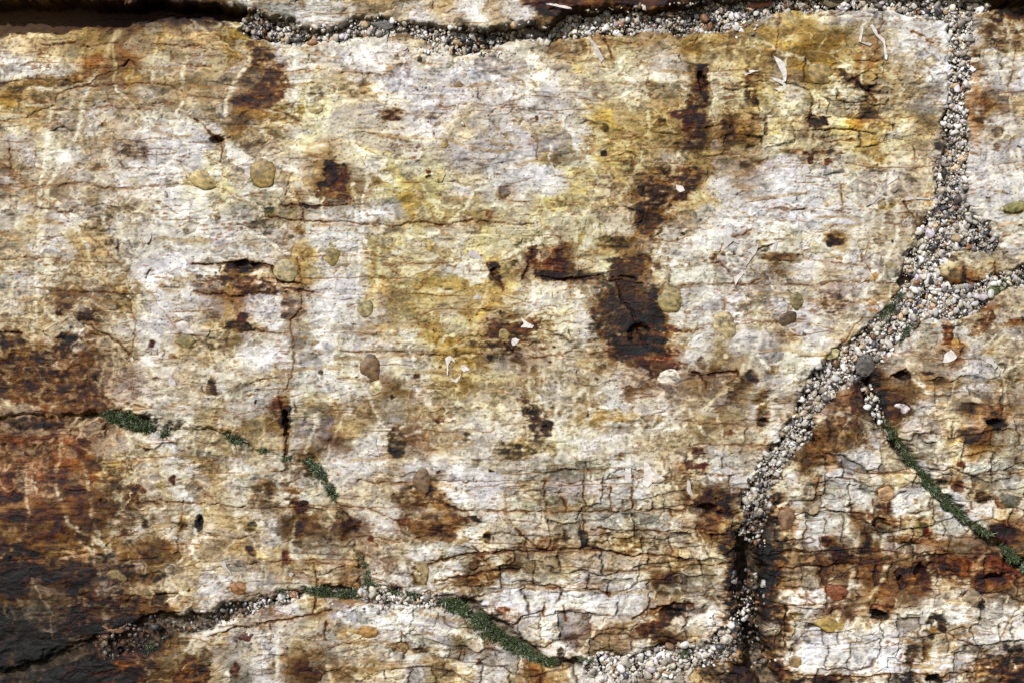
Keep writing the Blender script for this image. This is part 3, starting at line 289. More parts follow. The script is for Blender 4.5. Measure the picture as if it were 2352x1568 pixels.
# ------------------------------------------------------------------ cracks: (points, half width, depth)
cracks = [([(90, 100), (150, 103), (185, 105), (206, 112)], 2.2), ([(205, 113), (240, 107), (275, 102)], 1), ([(345, 98), (400, 100), (425, 103), (462, 103)], 1.6), ([(0, 275), (45, 271), (80, 258), (110, 245), (126, 230), (130, 218), (150, 210), (170, 197), (200, 190), (215, 187), (225, 175), (260, 160), (285, 148)], 1.6), ([(280, 152), (302, 132)], 4), ([(303, 134), (325, 158)], 2), ([(200, 190), (226, 199)], 2), ([(225, 195), (300, 193), (350, 193), (390, 203), (440, 222), (520, 227), (560, 235), (620, 250), (700, 285)], 1.4), ([(0, 227), (60, 228), (110, 230)], 1), ([(0, 188), (60, 185), (120, 185), (190, 184)], 1.6), ([(120, 248), (170, 252), (240, 250), (320, 255), (345, 252), (358, 247), (360, 235), (390, 235)], 1.1), ([(450, 270), (475, 295), (492, 318), (503, 330)], 3.2), ([(495, 322), (525, 315)], 2.5), ([(510, 330), (512, 350), (508, 377)], 1.6), ([(250, 322), (275, 320), (300, 318)], 1.4), ([(265, 340), (270, 370), (290, 386), (385, 388)], 1), ([(25, 325), (20, 350), (22, 392)], 2), ([(0, 378), (60, 432), (180, 515), (253, 583), (320, 650), (390, 730), (453, 816)], .8), ([(0, 430), (100, 430), (200, 425), (250, 432), (310, 430)], 1.5), ([(240, 432), (400, 426), (500, 428), (560, 455)], .8),
 ([(590, 497), (680, 505), (780, 510), (850, 514), (900, 517), (1000, 512), (1100, 508), (1240, 512)], 2.0), ([(655, 475), (700, 477), (740, 478), (800, 470)], 2), ([(690, 440), (689, 470), (694, 490), (702, 512)], 2), ([(683, 595), (688, 620), (697, 665), (690, 710), (668, 736), (670, 763), (677, 790), (670, 856), (648, 905), (652, 1000)], 1.6), ([(440, 606), (530, 611), (560, 600), (622, 612), (640, 645), (690, 650)], 3.6), ([(446, 668), (500, 676), (560, 686)], 2), ([(500, 753), (540, 762), (590, 757), (665, 765)], 1.8), ([(655, 665), (700, 672), (740, 678)], 3), ([(530, 680), (533, 700)], 1.6), ([(0, 594), (80, 594), (140, 597)], 1.4), ([(130, 672), (200, 675), (330, 677)], 1.3), ([(0, 763), (55, 766)], 3), ([(215, 752), (255, 772), (290, 800), (322, 826)], 2), ([(0, 875), (60, 885), (130, 900), (250, 910), (335, 940)], 1.2), ([(305, 660), (300, 700), (313, 740), (310, 800)], 1.2), ([(490, 730), (400, 745)], .8), ([(640, 900), (650, 940), (660, 975), (654, 1045)], 4),
 ([(880, 606), (960, 605), (1040, 604)], .8), ([(1108, 605), (1132, 600), (1170, 595)], 1.2), ([(1120, 605), (1130, 635), (1152, 668)], 3.5), ([(1218, 570), (1208, 605), (1202, 640)], 2.6), ([(1235, 634), (1300, 639), (1400, 648), (1475, 650)], 4), ([(1265, 525), (1300, 575), (1312, 600), (1313, 690)], .8), ([(1415, 640), (1430, 690), (1455, 730), (1475, 765), (1485, 800)], 5), ([(784, 808), (900, 807), (960, 812), (1000, 815), (1250, 818), (1380, 810), (1430, 808)], 1.4), ([(1160, 790), (1165, 805), (1182, 814)], 3.5), ([(784, 870), (900, 880)], .7), ([(740, 365), (760, 367), (790, 395)], 1.5), ([(1010, 600), (980, 625), (960, 680)], .8), ([(1130, 270), (1155, 310), (1165, 320)], 1.8), ([(1125, 262), (1132, 245), (1190, 245)], 1.2), ([(1233, 305), (1236, 350), (1290, 355)], .8), ([(784, 172), (860, 174), (900, 176)], 1.2), ([(1354, 120), (1360, 80)], 1), ([(1352, 30), (1380, 90), (1405, 135)], 2.5), ([(1300, 200), (1500, 195)], .7), ([(1000, 245), (1200, 235)], .7), ([(660, 500), (655, 560)], 1),
 ([(820, 1100), (900, 1107), (980, 1105), (1200, 1103), (1300, 1105), (1400, 1100), (1550, 1092)], 1.8), ([(784, 1160), (850, 1166), (880, 1182), (930, 1206)], 1.6), ([(1020, 1162), (1150, 1170), (1250, 1171), (1400, 1171), (1500, 1170), (1568, 1172)], 2.2), ([(915, 1195), (926, 1225), (950, 1240)], 2), ([(784, 1238), (870, 1236), (950, 1245), (985, 1228), (1040, 1215)], 1.4), ([(980, 1292), (1080, 1275), (1180, 1262), (1250, 1257), (1340, 1260), (1500, 1275), (1600, 1276)], 3), ([(1000, 1335), (1060, 1325), (1110, 1315), (1200, 1305)], 3.2), ([(1040, 1382), (1100, 1372), (1160, 1355)], 1.6), ([(1168, 1192), (1190, 1215), (1202, 1228), (1250, 1262)], 2.6), ([(1255, 1105), (1258, 1135), (1262, 1168)], 2.5), ([(1290, 1128), (1300, 1170)], 2.5), ([(1340, 1128), (1345, 1170)], 2.5), ([(1405, 1125), (1405, 1170)], 2.5), ([(1448, 1122), (1447, 1170)], 3), ([(1340, 1180), (1342, 1222)], 2.5), ([(1165, 1110), (1164, 1200)], .9), ([(1080, 1250), (1100, 1275), (1140, 1312)], 2.6), ([(1170, 1275), (1165, 1295)], 2.2), ([(1120, 1320), (1124, 1345)], 1.8), ([(1250, 1350), (1375, 1355), (1400, 1368)], 2.5), ([(1255, 1385), (1250, 1410)], 3), ([(1295, 1390), (1300, 1425)], 2.5), ([(1460, 1425), (1480, 1402), (1550, 1385), (1590, 1392)], 6), ([(1300, 1468), (1350, 1440), (1400, 1440)], 1.5), ([(1060, 1490), (1056, 1510)], 3.5), ([(784, 1440), (900, 1452), (1060, 1458)], .8), ([(1000, 1385), (1005, 1362), (1030, 1345), (1100, 1350)], 1.5), ([(1360, 1215), (1450, 1215), (1568, 1218)], 3), ([(1540, 1230), (1545, 1270)], 2), ([(1380, 1310), (1500, 1305), (1568, 1300)], 1.5), ([(1200, 1345), (1400, 1340)], 1),
 ([(784, 1300), (700, 1290), (600, 1288)], 1), ([(420, 1140), (415, 1215), (405, 1280)], 1.4), ([(440, 1060), (455, 1120), (520, 1170)], 1), ([(330, 1150), (500, 1160), (700, 1165), (784, 1170)], 1.4), ([(480, 1460), (540, 1445), (620, 1425), (720, 1405), (760, 1395)], 2.8), ([(725, 1300), (730, 1345), (715, 1400)], 2.5), ([(750, 1425), (748, 1470)], 2.5), ([(0, 1295), (100, 1285), (200, 1270)], 1.4), ([(150, 1110), (220, 1095)], 1),
 ([(1640, 598), (1660, 602), (1680, 630), (1688, 655), (1722, 661), (1752, 642)], 1.8), ([(1646, 596), (1662, 560), (1680, 545), (1720, 530)], 1.3), ([(1980, 582), (1990, 610), (2004, 640)], 1.8), ([(1840, 598), (1950, 600), (1982, 612)], .9), ([(2068, 463), (2090, 492), (2118, 522)], 3), ([(1568, 655), (1700, 657), (1850, 655), (1990, 650), (2080, 647)], 1.4), ([(1568, 763), (1620, 758)], 1.4), ([(1665, 685), (1666, 740)], .7), ([(1580, 850), (1605, 858), (1618, 888)], 4), ([(1625, 860), (1690, 850), (1703, 870)], 4), ([(2045, 862), (2080, 850), (2088, 866)], 4), ([(1820, 690), (1805, 740)], 1.2), ([(1980, 735), (1935, 790), (1905, 830)], 1.2), ([(2215, 615), (2225, 645), (2280, 660), (2290, 600)], 2.5), ([(1568, 970), (1690, 980), (1800, 970)], 1), ([(1700, 870), (1760, 900)], .8), ([(1850, 735), (1750, 745), (1600, 750)], 1), ([(1568, 1025), (1700, 1022), (1800, 1018)], 1.6), ([(1960, 180), (2000, 210), (2010, 235)], 3.5), ([(1880, 235), (1880, 250)], 2), ([(1790, 35), (1783, 90), (1773, 130)], 1.3), ([(2030, 30), (2020, 80), (2004, 135)], 1.2), ([(1960, 140), (2030, 142)], 1.6), ([(2090, 72), (2120, 85), (2138, 100)], 2), ([(1590, 110), (1610, 80), (1640, 55)], 1.2), ([(1900, 315), (1900, 325), (1960, 325)], 2), ([(2095, 335), (2098, 365)], 1.8), ([(1568, 190), (1780, 192)], .9), ([(1850, 270), (1980, 272), (2100, 268)], 1.4), ([(1700, 172), (1940, 195)], 1), ([(2340, 90), (2320, 190), (2322, 230)], 1), ([(1930, 430), (1934, 480)], 2), ([(1780, 480), (1930, 490)], 1),
 ([(1568, 1085), (1640, 1087), (1700, 1084)], 2.4), ([(1930, 1085), (2100, 1088), (2352, 1092)], 1.4), ([(1880, 1165), (1970, 1182), (2040, 1190), (2130, 1190)], 2), ([(1770, 1268), (1900, 1262), (2100, 1268), (2250, 1278)], 2.2), ([(1790, 1300), (1870, 1300), (1960, 1294)], 3), ([(2070, 1226), (2170, 1234), (2300, 1228)], 1.4), ([(2133, 1235), (2160, 1262), (2180, 1276)], 4.5), ([(1820, 1340), (1838, 1372), (1865, 1386)], 1.8), ([(2135, 1290), (2118, 1330)], 5), ([(2010, 1300), (2006, 1342)], 3.5), ([(2060, 1305), (2066, 1350)], 3.5), ([(1885, 1300), (1890, 1338)], 4), ([(1568, 1293), (1700, 1294)], 2.6), ([(1745, 1394), (1850, 1390), (1950, 1386), (2100, 1390)], 1.6), ([(2345, 1380), (2318, 1420), (2290, 1470), (2240, 1530), (2230, 1600)], 1.2), ([(1770, 1520), (1800, 1540), (1850, 1552), (2000, 1546), (2130, 1550), (2260, 1540)], 3), ([(2070, 1505), (2068, 1540)], 1.6), ([(2160, 1430), (2200, 1470), (2258, 1492)], 2.4), ([(1845, 1215), (1846, 1260)], 1.2), ([(1875, 1095), (1870, 1150)], 3), ([(2000, 1150), (2005, 1200)], 2), ([(2240, 1180), (2352, 1200)], 1.2), ([(1905, 1310), (1990, 1330), (2060, 1345)], 1), ([(1800, 1400), (1795, 1440), (1805, 1480)], 3), ([(1568, 1205), (1650, 1215)], 2), ([(2260, 1280), (2262, 1350)], 2.5), ([(1780, 1345), (1840, 1345)], 1.5), ([(1750, 1470), (1800, 1490)], 1.5)]
CR = np.zeros(X.shape, F); CRD = np.zeros(X.shape, F)
rw = np.random.RandomState(5)
for pts, r in cracks:
    D = polyfield([(x, y, max(.2, r * (.25 + .6 * rw.rand()))) for x, y in pts], 14, None, .8)
    brk = sst(cl2 + .8 * b3 + .35 * min(r, 4), -.45, .05)
    m = (1 - sst(D + w3 * r * .9 + cl2 * .8, -.4, 1.3)) * brk
    CR = np.maximum(CR, m * min(1, .5 + r * .2)); CRD = np.maximum(CRD, (1 - sst(D, -r, 2.5)) * min(r, 5) * .0055 * brk)
    h = (1 - sst(D, 0, 9 + r * 2)) * .30
    col += (np.array([120, 78, 42], F) - col) * (h * np.clip(.6 + ru, 0, 1))[..., None]
# natural fracture lines everywhere
def levelcrack(u, v, seed, wd, octs=5):
    n = fbm(u, v, seed, octs, .55)
    gv, gu = np.gradient(n, STEP); g = np.sqrt(gu * gu + gv * gv) + 1e-4
    return np.abs(n) / g / wd                                    # approx distance in plan units over width
f = levelcrack((X + w3 * 3) / 190, (Y + w4 * 2) / 26, 501, 1.3)
gate = sst(fbm(X / 80, Y / 40, 511, 3), .22, .5)
pc = (1 - sst(f, .5, 1.4)) * gate
f = levelcrack(X / 150, Y / 30, 521, 1.0); gate = sst(fbm(X / 60, Y / 30, 531, 3), .28, .55)
pc = np.maximum(pc, (1 - sst(f, .5, 1.5)) * gate * .85)
f = levelcrack(X / 34, Y / 55, 541, 1.0, 4); gate = sst(fbm(X / 40, Y / 40, 551, 3), .3, .55)
pc = np.maximum(pc, (1 - sst(f, .5, 1.5)) * gate * .7)
f = levelcrack((X + w1 * 20) / 420, (Y + w2 * 4) / 44, 561, 1.1, 3); gate = sst(fbm(X / 110, Y / 50, 571, 3) + .2 * sst(Y, 900, 1500), .05, .45)
long_ = (1 - sst(f, .5, 1.8)) * gate
col += (np.array([112, 68, 32], F) - col) * (long_ * .6)[..., None]
f = levelcrack(X / 300, (Y + w2 * 5) / 60, 581, 5, 3); col += (np.array([150, 108, 56], F) - col) * ((1 - sst(f, .3, 1.6)) * sst(fbm(X / 120, Y / 30, 591, 3), .05, .5) * .4)[..., None]
ec = (1 - sst(f2a - f1a, .015, .07)) * sst(blockm + .45 * cl + .4 * b1, .55, 1.0)
ecb = (1 - sst(f2b - f1b, .03, .12)) * sst(blockm + .5 * st + .3 * cl + .3 * b2, .75, 1.15)
pc = np.maximum(pc, ec * .25); pc = np.maximum(pc, ecb * .12)
pc = np.clip(pc * (.8 + .3 * w3), 0, 1)
CRA = np.maximum(CR, pc * .6)
col += (np.array([78, 48, 24], F) * (.5 + lum0) - col) * (CRA * .78)[..., None]
# squared blocks where the bedding is broken across
def bricks(u, v, seed):
    Rr = np.random.RandomState(seed).rand(4, 256, 256).astype(F)
    iv = np.floor(v).astype(np.int32); fv = v - iv
    uu = u * (.7 + .9 * Rr[0, iv & 255, 7]) + Rr[1, iv & 255, 11] * 97
    iu = np.floor(uu).astype(np.int32); fu = uu - iu
    jl = (Rr[2, iv & 255, iu & 255] - .5) * .5; jr = (Rr[2, iv & 255, (iu + 1) & 255] - .5) * .5
    left = fu - jl; right = 1 + jr - fu
    cid = np.where(left < 0, iu - 1, np.where(right < 0, iu + 1, iu))
    du = np.minimum(np.abs(left), np.abs(right)); dv = np.minimum(fv, 1 - fv)
    return du, dv, Rr[3, iv & 255, cid & 255], iv
bu = (X + w1 * 12 + w3 * 3) / 74; bv_ = (Y + fbm(X / 230, Y / 120, 901, 4) * 60 + w2 * 5 + w4 * 2) / 52
du, dv, bid, brow = bricks(bu, bv_, 911)
brm = np.clip(1.1 * sst(Y + .35 * X, 1450, 1900) * sst(X, 820, 1000) + .9 * np.exp(-((X - 1850) / 300) ** 2 - ((Y - 250) / 130) ** 2) + .6 * np.exp(-((X - 1350) / 260) ** 2 - ((Y - 1180) / 100) ** 2) - .02, 0, 1)
gate1 = sst(fbm(X / 55, Y / 45, 921, 3) + brm * .95, .62, 1.0); gate2 = sst(fbm(X / 80, Y / 30, 931, 3) + brm * .95, .5, .95)
be_ = np.maximum((1 - sst(du * 74, .6, 2.8)) * gate1, (1 - sst(dv * 52, .5, 2.4)) * gate2 * .9)
bsh = np.maximum((1 - sst(du * 74, 1, 10)) * gate1, (1 - sst(dv * 52, 1, 9)) * gate2)
mul(1 + (bid - .5) * .34 * brm); mul(1 - .14 * bsh)
col += (np.array([52, 32, 18], F) - col) * (np.clip(be_ * (.8 + .4 * cl2), 0, 1) * .66)[..., None]
# grit and specks
fk1, fk2, fkid = worley((X + w3 * 4) / 17, (Y + w4 * 2) / 7.5, 951)
fkm = (1 - sst(fk1, .25, .45)) * sst(fbm(X / 60, Y / 30, 961, 3), -.1, .5)
col += (np.array([120, 78, 40], F) - col) * (fkm * (fkid > .72) * .55)[..., None]
sp1, sp2, spid = worley(X / 7.5, Y / 6, 601)
spk = (1 - sst(sp1, .18, .36))
mul(1 - .35 * spk * (spid > .86)); mul(1 + .16 * spk * (spid < .12))
mul(1 + .05 * fbm(X / 5, Y / 3.6, 611, 2)); mul(1 + .05 * st2)
# ------------------------------------------------------------------ relief (metres, towards the viewer)
H = .028 * fbm(X / 420, Y / 300, 701, 3)
tn = fbm(X / 260, Y / 95, 711, 3, .5) * 2.6 + .05 * w3
ts = np.floor(tn) + sst(tn - np.floor(tn), .0, .16)
H += .0042 * ts * (.45 + .55 * blockm)
tn = fbm(X / 120, Y / 80, 721, 3, .45) * 2.4; ts = np.floor(tn) + sst(tn - np.floor(tn), 0, .2)
H += .0026 * ts
H += (ida - .5) * .012 * blockm * sst(f2a - f1a, .0, .10) + (idb - .5) * .005 * sst(f2b - f1b, 0, .12)
H += (.0034) * fbm(X / 46, Y / 34, 735, 3) + (.0005) * fbm(X / 13, Y / 12, 731, 4, .6) + .0003 * fbm(X / 4.5, Y / 3.4, 741, 2)
H -= .0015 * long_ + .002 * ec + .001 * ecb * .6 + .0025 * np.clip(pc, 0, 1) + CRD * .8 + .009 * be_ - (bid - .5) * .022 * brm * (1 - bsh * .6)
for hx, hy, rx, ry, dp in [(1470, 765, 22, 24, .04), (1446, 640, 22, 7, .02), (1340, 638, 60, 3, .012), (2020, 1200, 20, 12, .06), (2018, 1408, 15, 11, .06), (1985, 868, 14, 30, .10), (2116, 1312, 10, 20, .05), (497, 322, 14, 8, .05), (560, 610, 26, 7, .04), (1134, 628, 7, 12, .02), (655, 970, 6, 26, .05), (1622, 1166, 20, 9, .05), (1610, 185, 8, 22, .04), (2068, 861, 16, 6, .04), (2282, 966, 18, 9, .05), (2145, 1558, 18, 12, .05), (1545, 1402, 26, 9, .05), (1253, 985, 10, 9, .015), (755, 400, 12, 20, .01), (980, 1120, 9, 14, .012), (1725, 345, 14, 12, .02), (1750, 968, 9, 6, .03), (458, 1198, 5, 12, .015), (2070, 1330, 7, 14, .05), (1865, 1010, 16, 14, .04), (1915, 1352, 14, 8, .03), (2285, 1322, 22, 7, .04)]:
    q = np.sqrt(((X - hx + w1 * 6 + w3 * 3) / rx) ** 2 + ((Y - hy + w2 * 5 + w4 * 3) / ry) ** 2)
    H -= dp * (1 - sst(q, .6, 1.25))
# the upper slab stands proud and shades the crevice below it
overhang = inside(poly['top'], X, Y)
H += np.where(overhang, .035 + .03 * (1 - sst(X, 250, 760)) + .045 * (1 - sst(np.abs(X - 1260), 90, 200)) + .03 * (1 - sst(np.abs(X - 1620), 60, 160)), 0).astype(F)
H -= .02 * (1 - sst(X + (Y - 1300) * -.6, -60, 330)) 
H *= .86
H0 = H.copy()
deep = np.full(X.shape, .048, F)
DLJ = polyfield(left_joint, 30, None, 1.); deep -= .02 * (1 - sst(DLJ, 0, 25))
deep += .10 * np.maximum(0, 1 - np.hypot(X - 1716, (Y - 1325) * .45) / 60) + .16 * np.maximum(0, 1 - np.hypot(X - 1735, (Y - 1475) * .6) / 50)
deep += .02 * (1 - sst(X, 480, 600)) * (Y < 200) + .10 * np.maximum(0, 1 - np.hypot(X - 1985, (Y - 870) * .6) / 40)
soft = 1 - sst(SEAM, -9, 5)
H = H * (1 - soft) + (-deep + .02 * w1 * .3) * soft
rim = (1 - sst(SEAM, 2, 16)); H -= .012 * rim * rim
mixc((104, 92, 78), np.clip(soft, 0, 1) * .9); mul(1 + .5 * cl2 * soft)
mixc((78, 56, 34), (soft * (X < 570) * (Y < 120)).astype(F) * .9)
# keep each patch of the stone near its mapped mean, painted shade included, and deepen the range
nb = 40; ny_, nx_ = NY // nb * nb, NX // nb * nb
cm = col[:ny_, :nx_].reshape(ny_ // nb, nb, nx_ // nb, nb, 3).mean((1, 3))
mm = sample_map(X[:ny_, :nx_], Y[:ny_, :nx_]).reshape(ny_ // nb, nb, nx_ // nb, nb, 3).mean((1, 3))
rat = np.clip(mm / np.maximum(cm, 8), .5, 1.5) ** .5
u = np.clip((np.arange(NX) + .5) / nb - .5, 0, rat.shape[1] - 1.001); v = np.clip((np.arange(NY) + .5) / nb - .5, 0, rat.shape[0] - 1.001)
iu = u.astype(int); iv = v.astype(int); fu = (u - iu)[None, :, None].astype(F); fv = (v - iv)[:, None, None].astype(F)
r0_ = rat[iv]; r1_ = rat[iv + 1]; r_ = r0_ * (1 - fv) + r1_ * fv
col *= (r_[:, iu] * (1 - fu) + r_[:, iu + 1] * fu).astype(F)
col = 133 + (col - 142) * 1.12
col = np.where(col > 200, 200 + (col - 200) * .62, col)
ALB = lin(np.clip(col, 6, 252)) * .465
sat_l = ALB.mean(-1, keepdims=True); ALB = np.clip(sat_l + (ALB - sat_l) * .97, .004, .8)
# ------------------------------------------------------------------ materials
def nodes(name):
    m = bpy.data.materials.new(name); m.use_nodes = True
    t = m.node_tree; return m, t, t.nodes['Principled BSDF']
def stone_mat(name, rough=.7, bump=.25, scale=90, attr=True, base=(.4, .35, .28), vary=.25, spec=.3):
    m, t, b = nodes(name); N = t.nodes; Lk = t.links
    tc = N.new('ShaderNodeTexCoord')
    n1 = N.new('ShaderNodeTexNoise'); n1.inputs['Scale'].default_value = scale; n1.inputs['Detail'].default_value = 5; n1.inputs['Roughness'].default_value = .65
    Lk.new(tc.outputs['Object'], n1.inputs['Vector'])
    mr = N.new('ShaderNodeMapRange'); mr.inputs[1].default_value = .25; mr.inputs[2].default_value = .75; mr.inputs[3].default_value = 1 - vary; mr.inputs[4].default_value = 1 + vary
    Lk.new(n1.outputs[0], mr.inputs[0])
    mx = N.new('ShaderNodeVectorMath'); mx.operation = 'SCALE'
    if attr:
        a = N.new('ShaderNodeAttribute'); a.attribute_name = 'stone'; Lk.new(a.outputs['Color'], mx.inputs[0])
    else: mx.inputs[0].default_value = base
    Lk.new(mr.outputs[0], mx.inputs['Scale']); Lk.new(mx.outputs[0], b.inputs['Base Color'])
    bp = N.new('ShaderNodeBump'); bp.inputs['Strength'].default_value = bump; bp.inputs['Distance'].default_value = .004
    Lk.new(n1.outputs[0], bp.inputs['Height']); Lk.new(bp.outputs[0], b.inputs['Normal'])
    r = N.new('ShaderNodeMapRange'); r.inputs[3].default_value = rough - .12; r.inputs[4].default_value = rough + .15; Lk.new(n1.outputs[0], r.inputs[0]); Lk.new(r.outputs[0], b.inputs['Roughness'])
    b.inputs['Specular IOR Level'].default_value = spec
    return m
M_rock = stone_mat('weathered_rock', .7, .22, 70, spec=.14)
M_peb = stone_mat('pebble_stone', .42, .15, 160, vary=.15)
M_cob = stone_mat('cobble_stone', .5, .5, 60, vary=.35)
M_shard = stone_mat('white_shell', .35, .2, 120, vary=.08)
M_bed = stone_mat('dark_gravel', .8, .6, 40, attr=False, base=(.06, .05, .04))
M_moss = stone_mat('moss_green', .75, .2, 120, vary=.4)
def mesh_from(name, V, Fq, cols=None, mat=None, smooth=True, parent=None):
    """V (n,3); Fq list of (m,k) int arrays"""
    me = bpy.data.meshes.new(name)
    if not isinstance(Fq, list): Fq = [Fq]
    me.vertices.add(len(V)); me.vertices.foreach_set('co', np.ascontiguousarray(V, F).ravel())
    idx = np.concatenate([f.ravel() for f in Fq]).astype(np.int32)
    tot = np.concatenate([np.full(len(f), f.shape[1], np.int32) for f in Fq])
    st_ = np.concatenate([[0], np.cumsum(tot)[:-1]]).astype(np.int32)
    me.loops.add(len(idx)); me.loops.foreach_set('vertex_index', idx)
    me.polygons.add(len(tot)); me.polygons.foreach_set('loop_start', st_); me.polygons.foreach_set('loop_total', tot)
    me.polygons.foreach_set('use_smooth', np.full(len(tot), smooth))
    if cols is not None:
        a = me.attributes.new('stone', 'FLOAT_COLOR', 'POINT')
        c = np.ones((len(V), 4), F); c[:, :3] = cols; a.data.foreach_set('color', c.ravel())
    me.update(calc_edges=True); me.validate()
    if mat: me.materials.append(mat)
    o = bpy.data.objects.new(name, me); C.objects.link(o)
    if parent: o.parent = parent
    return o
def tag(o, label=None, cat=None, group=None, kind=None):
    if label: o['label'] = label
    if cat: o['category'] = cat
    if group: o['group'] = group
    if kind: o['kind'] = kind
    return o
def wpos(px, py, h): return np.stack([(px - 1176) * S, -h, (784 - py) * S], -1)
# ------------------------------------------------------------------ the slabs
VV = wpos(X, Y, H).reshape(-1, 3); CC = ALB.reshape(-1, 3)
vid = np.arange(NX * NY).reshape(NY, NX)
labels = ['huge pale cream and ochre rock slab filling the middle, between the pebble joints and the mossy cracks',
 'long brown and ochre rock slab along the top edge, overhanging the dark crevice at its left end',
 'tall rust streaked rock slab at the upper right, right of the upright pebble joint',
 'tan rock slab at the right edge, between the pebble branch and the diagonal mossy crack',
 'blocky fractured brown and grey rock slab in the lower right corner, below the diagonal mossy crack',
 'rust red and dark brown rock slab at the left edge, below the broken line of moss',
 'tan rock slab along the bottom edge, under the lowest mossy crack and pebble joint']
for i in range(7):
    sel = ID == i
    q = np.stack([vid[1:, :-1][sel], vid[1:, 1:][sel], vid[:-1, 1:][sel], vid[:-1, :-1][sel]], -1)
    used, inv = np.unique(q, return_inverse=True); q = inv.reshape(q.shape).astype(np.int32)
    e = np.concatenate([q[:, [0, 1]], q[:, [1, 2]], q[:, [2, 3]], q[:, [3, 0]]])
    n = len(used); key = e[:, 0].astype(np.int64) * n + e[:, 1]; rev = e[:, 1].astype(np.int64) * n + e[:, 0]
    be = e[~np.isin(key, rev)]
    bv, bi = np.unique(be, return_inverse=True); bi = bi.reshape(be.shape)
    v = VV[used]; bk = v[bv].copy(); bk[:, 1] = .42
    sk = np.stack([be[:, 1], be[:, 0], n + bi[:, 0], n + bi[:, 1]], -1)
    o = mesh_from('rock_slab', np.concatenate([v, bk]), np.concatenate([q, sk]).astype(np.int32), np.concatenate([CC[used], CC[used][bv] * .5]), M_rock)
    tag(o, labels[i], 'rock slab', 'great rock slabs of the weathered face')
# solid rock behind everything
bx = np.array([(-9, .43, -7), (9, .43, -7), (9, .43, 7), (-9, .43, 7), (-9, 1.4, -7), (9, 1.4, -7), (9, 1.4, 7), (-9, 1.4, 7)], F)
o = mesh_from('terrain', bx, np.array([(0, 1, 2, 3), (5, 4, 7, 6), (4, 0, 3, 7), (1, 5, 6, 2), (3, 2, 6, 7), (4, 5, 1, 0)], np.int32), None, M_bed, False)
tag(o, kind='structure')
# ------------------------------------------------------------------ sampling helpers
def at(A, px, py):
    i = np.clip(((px + MG) / STEP).astype(int), 0, NX - 1); j = np.clip(((py + MG) / STEP).astype(int), 0, NY - 1); return A[j, i]
# icosphere
def ico(sub):
    t = (1 + 5 ** .5) / 2
    v = [(-1, t, 0), (1, t, 0), (-1, -t, 0), (1, -t, 0), (0, -1, t), (0, 1, t), (0, -1, -t), (0, 1, -t), (t, 0, -1), (t, 0, 1), (-t, 0, -1), (-t, 0, 1)]
    f = [(0, 11, 5), (0, 5, 1), (0, 1, 7), (0, 7, 10), (0, 10, 11), (1, 5, 9), (5, 11, 4), (11, 10, 2), (10, 7, 6), (7, 1, 8), (3, 9, 4), (3, 4, 2), (3, 2, 6), (3, 6, 8), (3, 8, 9), (4, 9, 5), (2, 4, 11), (6, 2, 10), (8, 6, 7), (9, 8, 1)]
    v = [np.array(p) / np.linalg.norm(p) for p in v]
    for _ in range(sub):
        c = {}; nf = []
        def mid(a, b):
            k = (min(a, b), max(a, b))
            if k not in c: p = v[a] + v[b]; v.append(p / np.linalg.norm(p)); c[k] = len(v) - 1
            return c[k]
        for a, b, d in f:
            x, y, z = mid(a, b), mid(b, d), mid(d, a); nf += [(a, x, z), (b, y, x), (d, z, y), (x, y, z)]
        f = nf
    return np.array(v, F), np.array(f, np.int32)
IV, IF = ico(2); IV3, IF3 = ico(4)
rng = np.random.RandomState(77)
def rotm(ax, ay, az):
    cx, sx, cy, sy, cz, sz = np.cos(ax), np.sin(ax), np.cos(ay), np.sin(ay), np.cos(az), np.sin(az)
    return np.array([[cy * cz, sx * sy * cz - cx * sz, cx * sy * cz + sx * sz], [cy * sz, sx * sy * sz + cx * cz, cx * sy * sz - sx * cz], [-sy, sx * cy, cx * cy]])
def pebble_shape(a, b, c, r, base=IV):
    lump = base + .13 * np.sin(base[:, [1, 2, 0]] * 2.3 + r.rand(3) * 6) + .06 * np.sin(base * 4.1 + r.rand(3) * 6)
    for _ in range(4):
        d = r.normal(size=3); d /= np.linalg.norm(d); t = lump @ d; lump = lump - np.maximum(t - r.uniform(.62, .95), 0)[:, None] * d * .9
    R = rotm(r.normal(0, .35), r.rand() * 6.28, r.normal(0, .35))          # spins in the plane of the face
    return (lump * np.array([a, c, b])) @ R.T
PC = [((232, 228, 224), 30), ((212, 202, 184), 20), ((190, 182, 172), 14), ((172, 160, 140), 9), ((150, 140, 130), 7), ((200, 170, 132), 6), ((120, 112, 108), 5), ((86, 84, 90), 5), ((150, 104, 72), 3), ((60, 56, 56), 4), ((112, 84, 60), 3), ((206, 196, 204), 5)]
pn = {0: 'white', 1: 'cream', 2: 'pale grey', 3: 'tan', 4: 'grey', 5: 'honey', 6: 'dark grey', 7: 'slate blue', 8: 'rust', 9: 'black', 10: 'brown', 11: 'lilac'}
pcw = np.array([w_ for _, w_ in PC], float); pcw /= pcw.sum()
